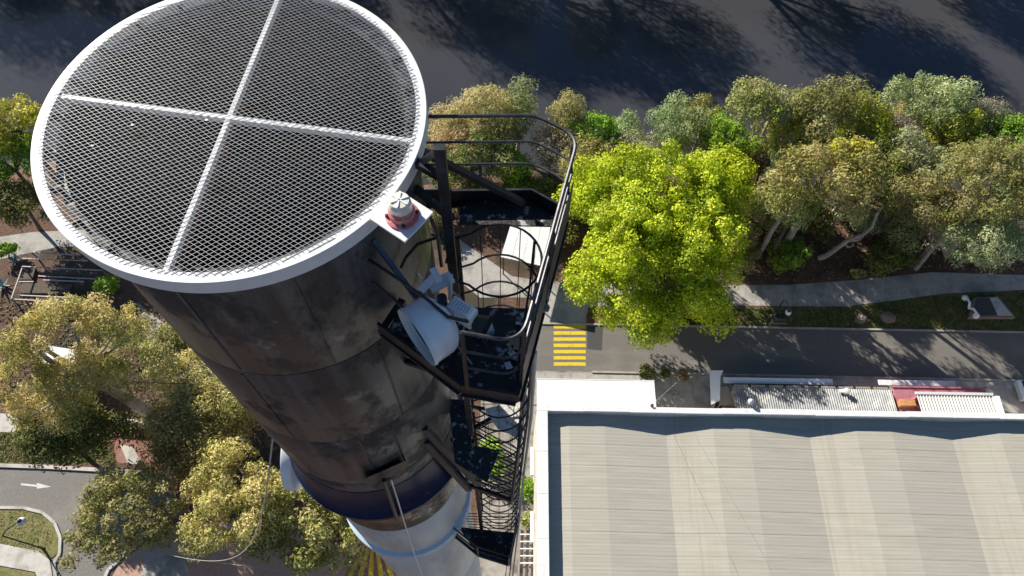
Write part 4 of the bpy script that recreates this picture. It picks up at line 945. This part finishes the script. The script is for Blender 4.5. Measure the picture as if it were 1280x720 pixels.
for lab, x, y, hw, hh, H, kd in (
 ('little upright olive crown behind the bank hollow', 1015,180,22,24,9,'green'), ('pale sage lump between dark crown and domed gum', 985,212,24,20,8.5,'sage'),
 ('brownish grey lump at the shoulder of the grey twigs', 1155,172,24,20,9.5,'grey'), ('bright green lump under the bright yellow patch', 1222,182,22,18,9.5,'green'),
 ('silvery lump hanging over the dry olive gum', 1262,235,24,22,11.5,'sage'), ('dusky lump at the path side of the dry gum', 1205,262,26,20,10,'dark'),
 ('small lime tinted lump on top of the domed gum', 1062,190,22,14,12.6,'yellow'), ('mossy green lump beside the pale leaning trunk', 1000,255,20,18,9.5,'green')):
    tree(lab, x, y, hw, hh, H, kd, limbs=4)
for lab, x, y, hw, hh, H, kd in (('dark undergrowth bush behind the near toe board', 600,240,28,16,2.6,'dark'), ('deep green undergrowth bush by the white pavilion corner', 672,238,30,16,2.8,'dark'),
 ('olive undergrowth bush between the ladder post and the shaft', 545,262,26,18,2.6,'olive'), ('dark undergrowth bush left of the lime tree foot', 700,285,18,26,2.6,'dark')):
    tree(lab, x, y, hw, hh, H, kd, name='shrub', cat='shrub', limbs=4)
# tree at the left of the picture
tree('sunlit yellow green tree by the water left of the white rim', 12,150,38,34,10,'yellow')
tree('green tree below the sunlit one on the left bank', 8,200,42,36,8,'green')
tree('dark shaded tree above the left river walk', 25,252,44,30,6,'dark')
tree('large spreading pale gum with a white forked trunk over the left footpath', 88,436,92,74,12,'gum', base=(186,516), name='gum_tree', n=100, k=.18, den=1.25, limbs=16, trunk_r=.42,
     lobes=[(95,400,56,30,12),(45,420,36,34,11.5),(150,410,46,30,10.5),(30,470,40,38,9.5),(95,470,56,34,9),(60,510,48,30,7.5)])
tree('hanging side crown of gum foliage above the pale shed', 168,452,40,44,9,'gum', name='gum_tree')
tree('dark lower crown of gum foliage over the nature strip', 80,535,62,40,6.5,'dark', name='gum_tree', n=34, base=(92,556))
tree('tawny olive tree between the pale gum and the stack', 262,476,58,52,9,'gum', base=(245,520), n=40, den=1.2)
tree('dark olive tree shading the red driveway', 248,540,66,48,7.5,'olive', n=34)
tree('compact olive tree over the kerb of the side street', 158,642,62,54,8,'olive', base=(185,668), n=52, k=.24, den=1.3)
tree('rounded pale green tree under the sagging rope', 298,620,66,54,9,'gum', n=60, k=.22, den=1.3)
tree('dark wide olive tree hugging the foot of the stack', 388,648,72,54,8,'olive', n=56, k=.23, den=1.3)
tree('dim green tree crowding the shaded left side of the stack', 225,430,30,34,6,'dark')
tree('green hedge shrub behind the garden fence', 133,356,16,10,1.8,'green', name='shrub', cat='shrub')
tree('small green bush at the end of the river walk', 8,312,14,8,1.6,'green', name='shrub', cat='shrub')
tree('leafy vine shrub glimpsed through the lower ladder cage', 612,572,14,28,2.0,'green', name='shrub', cat='shrub')
tree('scruffy green shrub growing against the side wall', 661,612,9,16,1.4,'green', name='shrub', cat='shrub')
tree('small dark shrub lower down against the side wall', 660,650,7,10,1.0,'olive', name='shrub', cat='shrub')
tree('round green shrub on the pavement beside the canopy', 809,466,10,9,1.1,'dark', name='shrub', cat='shrub')
tree('tiny green shrub in the middle of the pavement row', 832,467,5,5,.7,'dark', name='shrub', cat='shrub')
tree('low reddish brown shrub near the shop end of the pavement', 853,468,7,7,.8,'tan', name='shrub', cat='shrub')
tree('dry tuft growing in the mulch below the path bush', 1072,342,9,6,.7,'olive', name='shrub', cat='shrub')
# twisted bare branch
tb = thing('bare_branch', G(1026,321,0), 'twisted bare pale branch reaching over the mulch bed', 'branch')
path = [(1024,323,-.1),(1034,319,.6),(1048,309,1.5),(1062,299,2.6),(1078,294,3.4),(1090,284,4.4),(1096,268,5.3),(1103,258,6.0),(1114,248,6.8)]
b = MB(); b.tube([G(*p) for p in path], [.3,.24,.21,.19,.17,.15,.14,.12,.08], 8); b.build('stem', M['bark_pale'], tb, True)
b = MB(); b.tube([G(1062,299,2.6),G(1072,300,2.6),G(1080,296,2.4)], [.14,.12,.05], 7); b.build('stub', M['bark_pale'], tb, True)
b = MB(); b.tube([G(1055,304,2.0),G(1060,309,1.9),G(1068,307,1.7)], [.12,.1,.05], 7); b.build('stub', M['bark_pale'], tb, True)
for p, lab in ((((978,310,0),(990,292,1.8),(1003,274,3.6),(1016,258,5.2),(1030,240,6.6)), 'straight pale leaning trunk rising from the bright green shrub'),
               (((1168,296,0),(1180,284,2.2),(1196,270,4.4),(1225,258,6.2),(1250,250,7.2)), 'pale leaning trunk emerging from the dry grey crown'),
               (((955,300,0),(962,286,1.4),(972,272,3)), 'thin pale sapling stem between the lime tree and the leaning trunk')):
    b = MB(); r0 = .17 if 'thin' not in lab else .07; b.tube([G(*q) for q in p], [r0*(1-.13*i) for i in range(len(p))], 7); tag(b.build('leaning_trunk', M['bark_pale'], None, True), lab, 'trunk')
# leaf litter, tufts and twigs over beds and verges
def litter(name, label, pix, n, size, cols, seed):
    rs = np.random.RandomState(seed); P_ = np.array([[*G(x, y, 0)[:2]] for x, y in pix]); lo, hi = P_.min(0), P_.max(0); pts = rs.uniform(lo, hi, (n*3, 2))
    inside = np.zeros(len(pts), bool); j = len(P_)-1
    for i in range(len(P_)):
        cnd = (P_[i,1] > pts[:,1]) != (P_[j,1] > pts[:,1]); xx = (P_[j,0]-P_[i,0])*(pts[:,1]-P_[i,1])/(P_[j,1]-P_[i,1]+1e-9)+P_[i,0]; inside ^= cnd & (pts[:,0] < xx); j = i
    pts = pts[inside][:n]; m_ = len(pts); c = np.c_[pts, [gz(a, e)+.045 for a, e in pts]]
    t = rs.normal(size=(m_,3))*[1,1,.45]; t /= np.linalg.norm(t, axis=1)[:,None]; nn_ = rs.normal(size=(m_,3))*.5+[0,0,1]; bb = np.cross(nn_, t); bb /= np.linalg.norm(bb, axis=1)[:,None]; sz = rs.uniform(.5,1.5,(m_,1))*size
    V = np.stack([c-t*sz, c+bb*sz*.45, c+t*sz, c-bb*sz*.45], 1).reshape(-1,3); C = np.repeat(np.array(cols)[rs.randint(len(cols), size=m_)]*rs.uniform(.6,1.3,(m_,1)), 4, 0)
    o = leaf_object(name, V, C, None); o['kind'] = 'stuff'; o['label'] = label; o['category'] = 'ground cover'; return o
litter('leaf_litter', 'dry brown leaf litter scattered over the bank mulch bed', [(735,210),(900,210),(1290,200),(1290,340),(1165,338),(985,354),(735,350)], 9000, .13, [(.26,.17,.1),(.2,.11,.07),(.32,.24,.15),(.14,.12,.06)], 1)
litter('grass_tufts', 'short grass tufts and fallen leaves on the road verge', [(735,386),(985,385),(1060,385),(1180,369),(1290,364),(1290,412),(735,404)], 8000, .09, [(.12,.16,.03),(.17,.19,.05),(.26,.2,.1),(.09,.13,.025)], 2)
litter('leaf_litter', 'dark fallen leaves under the pale gum and its neighbours', [(0,370),(230,390),(330,520),(330,640),(210,600),(130,530),(0,510)], 7000, .13, [(.2,.14,.09),(.15,.1,.06),(.28,.22,.14),(.12,.13,.05)], 3)
litter('grass_tufts', 'grass tufts on the shaded nature strip by the kerb', [(0,541),(140,542),(145,578),(0,577)], 3000, .09, [(.12,.15,.03),(.17,.18,.05),(.24,.19,.09)], 4)
litter('grass_tufts', 'dry grass tufts on the rounded traffic island', [(-30,639),(28,639),(50,645),(68,670),(60,694),(-30,672)], 1800, .08, [(.26,.24,.08),(.32,.28,.11),(.18,.19,.05)], 5)
# parked car at the right end of the shop row
cc = G(1296,492,0); cr = thing('parked_car', cc, 'white parked hatchback beyond the pink shop', 'car')
def car_part(name, prof, w, m, x0=0.0):
    b = MB(); n = len(prof); vs = [(cc[0]+p[0], cc[1]-w, p[1]) for p in prof] + [(cc[0]+p[0], cc[1]+w, p[1]) for p in prof]
    b.add(vs, [tuple(range(n)), tuple(range(2*n-1, n-1, -1))] + [(i, n+i, n+(i+1)%n, (i+1)%n) for i in range(n)]); return b.build(name, M[m], cr)
car_part('body', [(-1.95,.3),(1.95,.3),(2.0,.55),(1.9,.85),(.95,.95),(-1.75,.98),(-1.98,.8)], .85, 'white_gloss')
car_part('cabin', [(-1.7,.97),(1.0,.94),(.35,1.42),(-1.25,1.45)], .74, 'glass_dark'); car_part('roof', [(-1.3,1.44),(.38,1.41),(.2,1.5),(-1.1,1.52)], .72, 'white_gloss')
for sx in (-1.25, 1.25):
    for sy in (-.8, .8):
        b = turned([(.001,-.1),(.3,-.1),(.32,-.05),(.32,.05),(.3,.1),(.001,.1)], (cc[0]+sx, cc[1]+sy, .32), (0,1,0), 16); wv = b.build('wheel', M['dark_paint'], cr, True)
        turned([(.2,-.11),(.001,-.115)], (cc[0]+sx, cc[1]+sy, .32), (0,1,0), 12).build('rim', M['galv'], wv)
for sy in (-.6, .6): b = MB(); b.box((cc[0]+1.93, cc[1]+sy, .72), (.12,.35,.14), 0, .02); b.build('headlight', M['globe'], cr)
# agaves by the garden fence
def agave(px, py, r, label):
    c = G(px, py, 0); t = thing('agave', c, label, 'plant'); rr = random.Random(px)
    for k in range(14):
        a = k*2.4; e = .25 + .05*k; L_ = r*rr.uniform(.8,1.1); d = np.array([math.cos(a)*math.cos(e), math.sin(a)*math.cos(e), math.sin(e)]); s = np.array([-math.sin(a), math.cos(a), 0])*r*.12
        p1, p2 = c + d*L_*.5 + np.array([0,0,.05]), c + d*L_
        b = MB(); b.add([c-s*.6+[0,0,.03], c+s*.6+[0,0,.03], p1+s, p2, p1-s], [(0,1,2,3,4)]); b.build('leaf', M['agave'], t)
M['agave'] = mat('agave', (.2,.28,.27), (.3,.38,.36), 6, .5)
agave(20,326,.85,'blue grey agave rosette by the garden fence corner'); agave(3,358,1.0,'blue grey agave rosette at the outer side of the fence')
# far bank: only its shadows and reflections on the river reach the picture
FB = [(-96,88,17),(-84,92,20),(-70,87,18),(-62,93,22),(-50,86,19),(-38,86,16),(-26,90,21),(-17,84,19),(-6,88,22),(4,86,17),(20,90,23),(30,86,19),(40,91,22),(49,86,18),(60,90,21),(72,88,18),(-108,88,19)]
for i, (x, y, H) in enumerate(FB):
    tree('tall dark olive tree along the far bank of the river', 0, 0, 66, 66, H+4, 'dark' if i % 3 else 'olive', at=(x-6, y+(3 if -8 < x < 36 else 9)), name='far_bank_tree', group='far bank trees', n=34, den=.4, limbs=5, rz=H*.36)
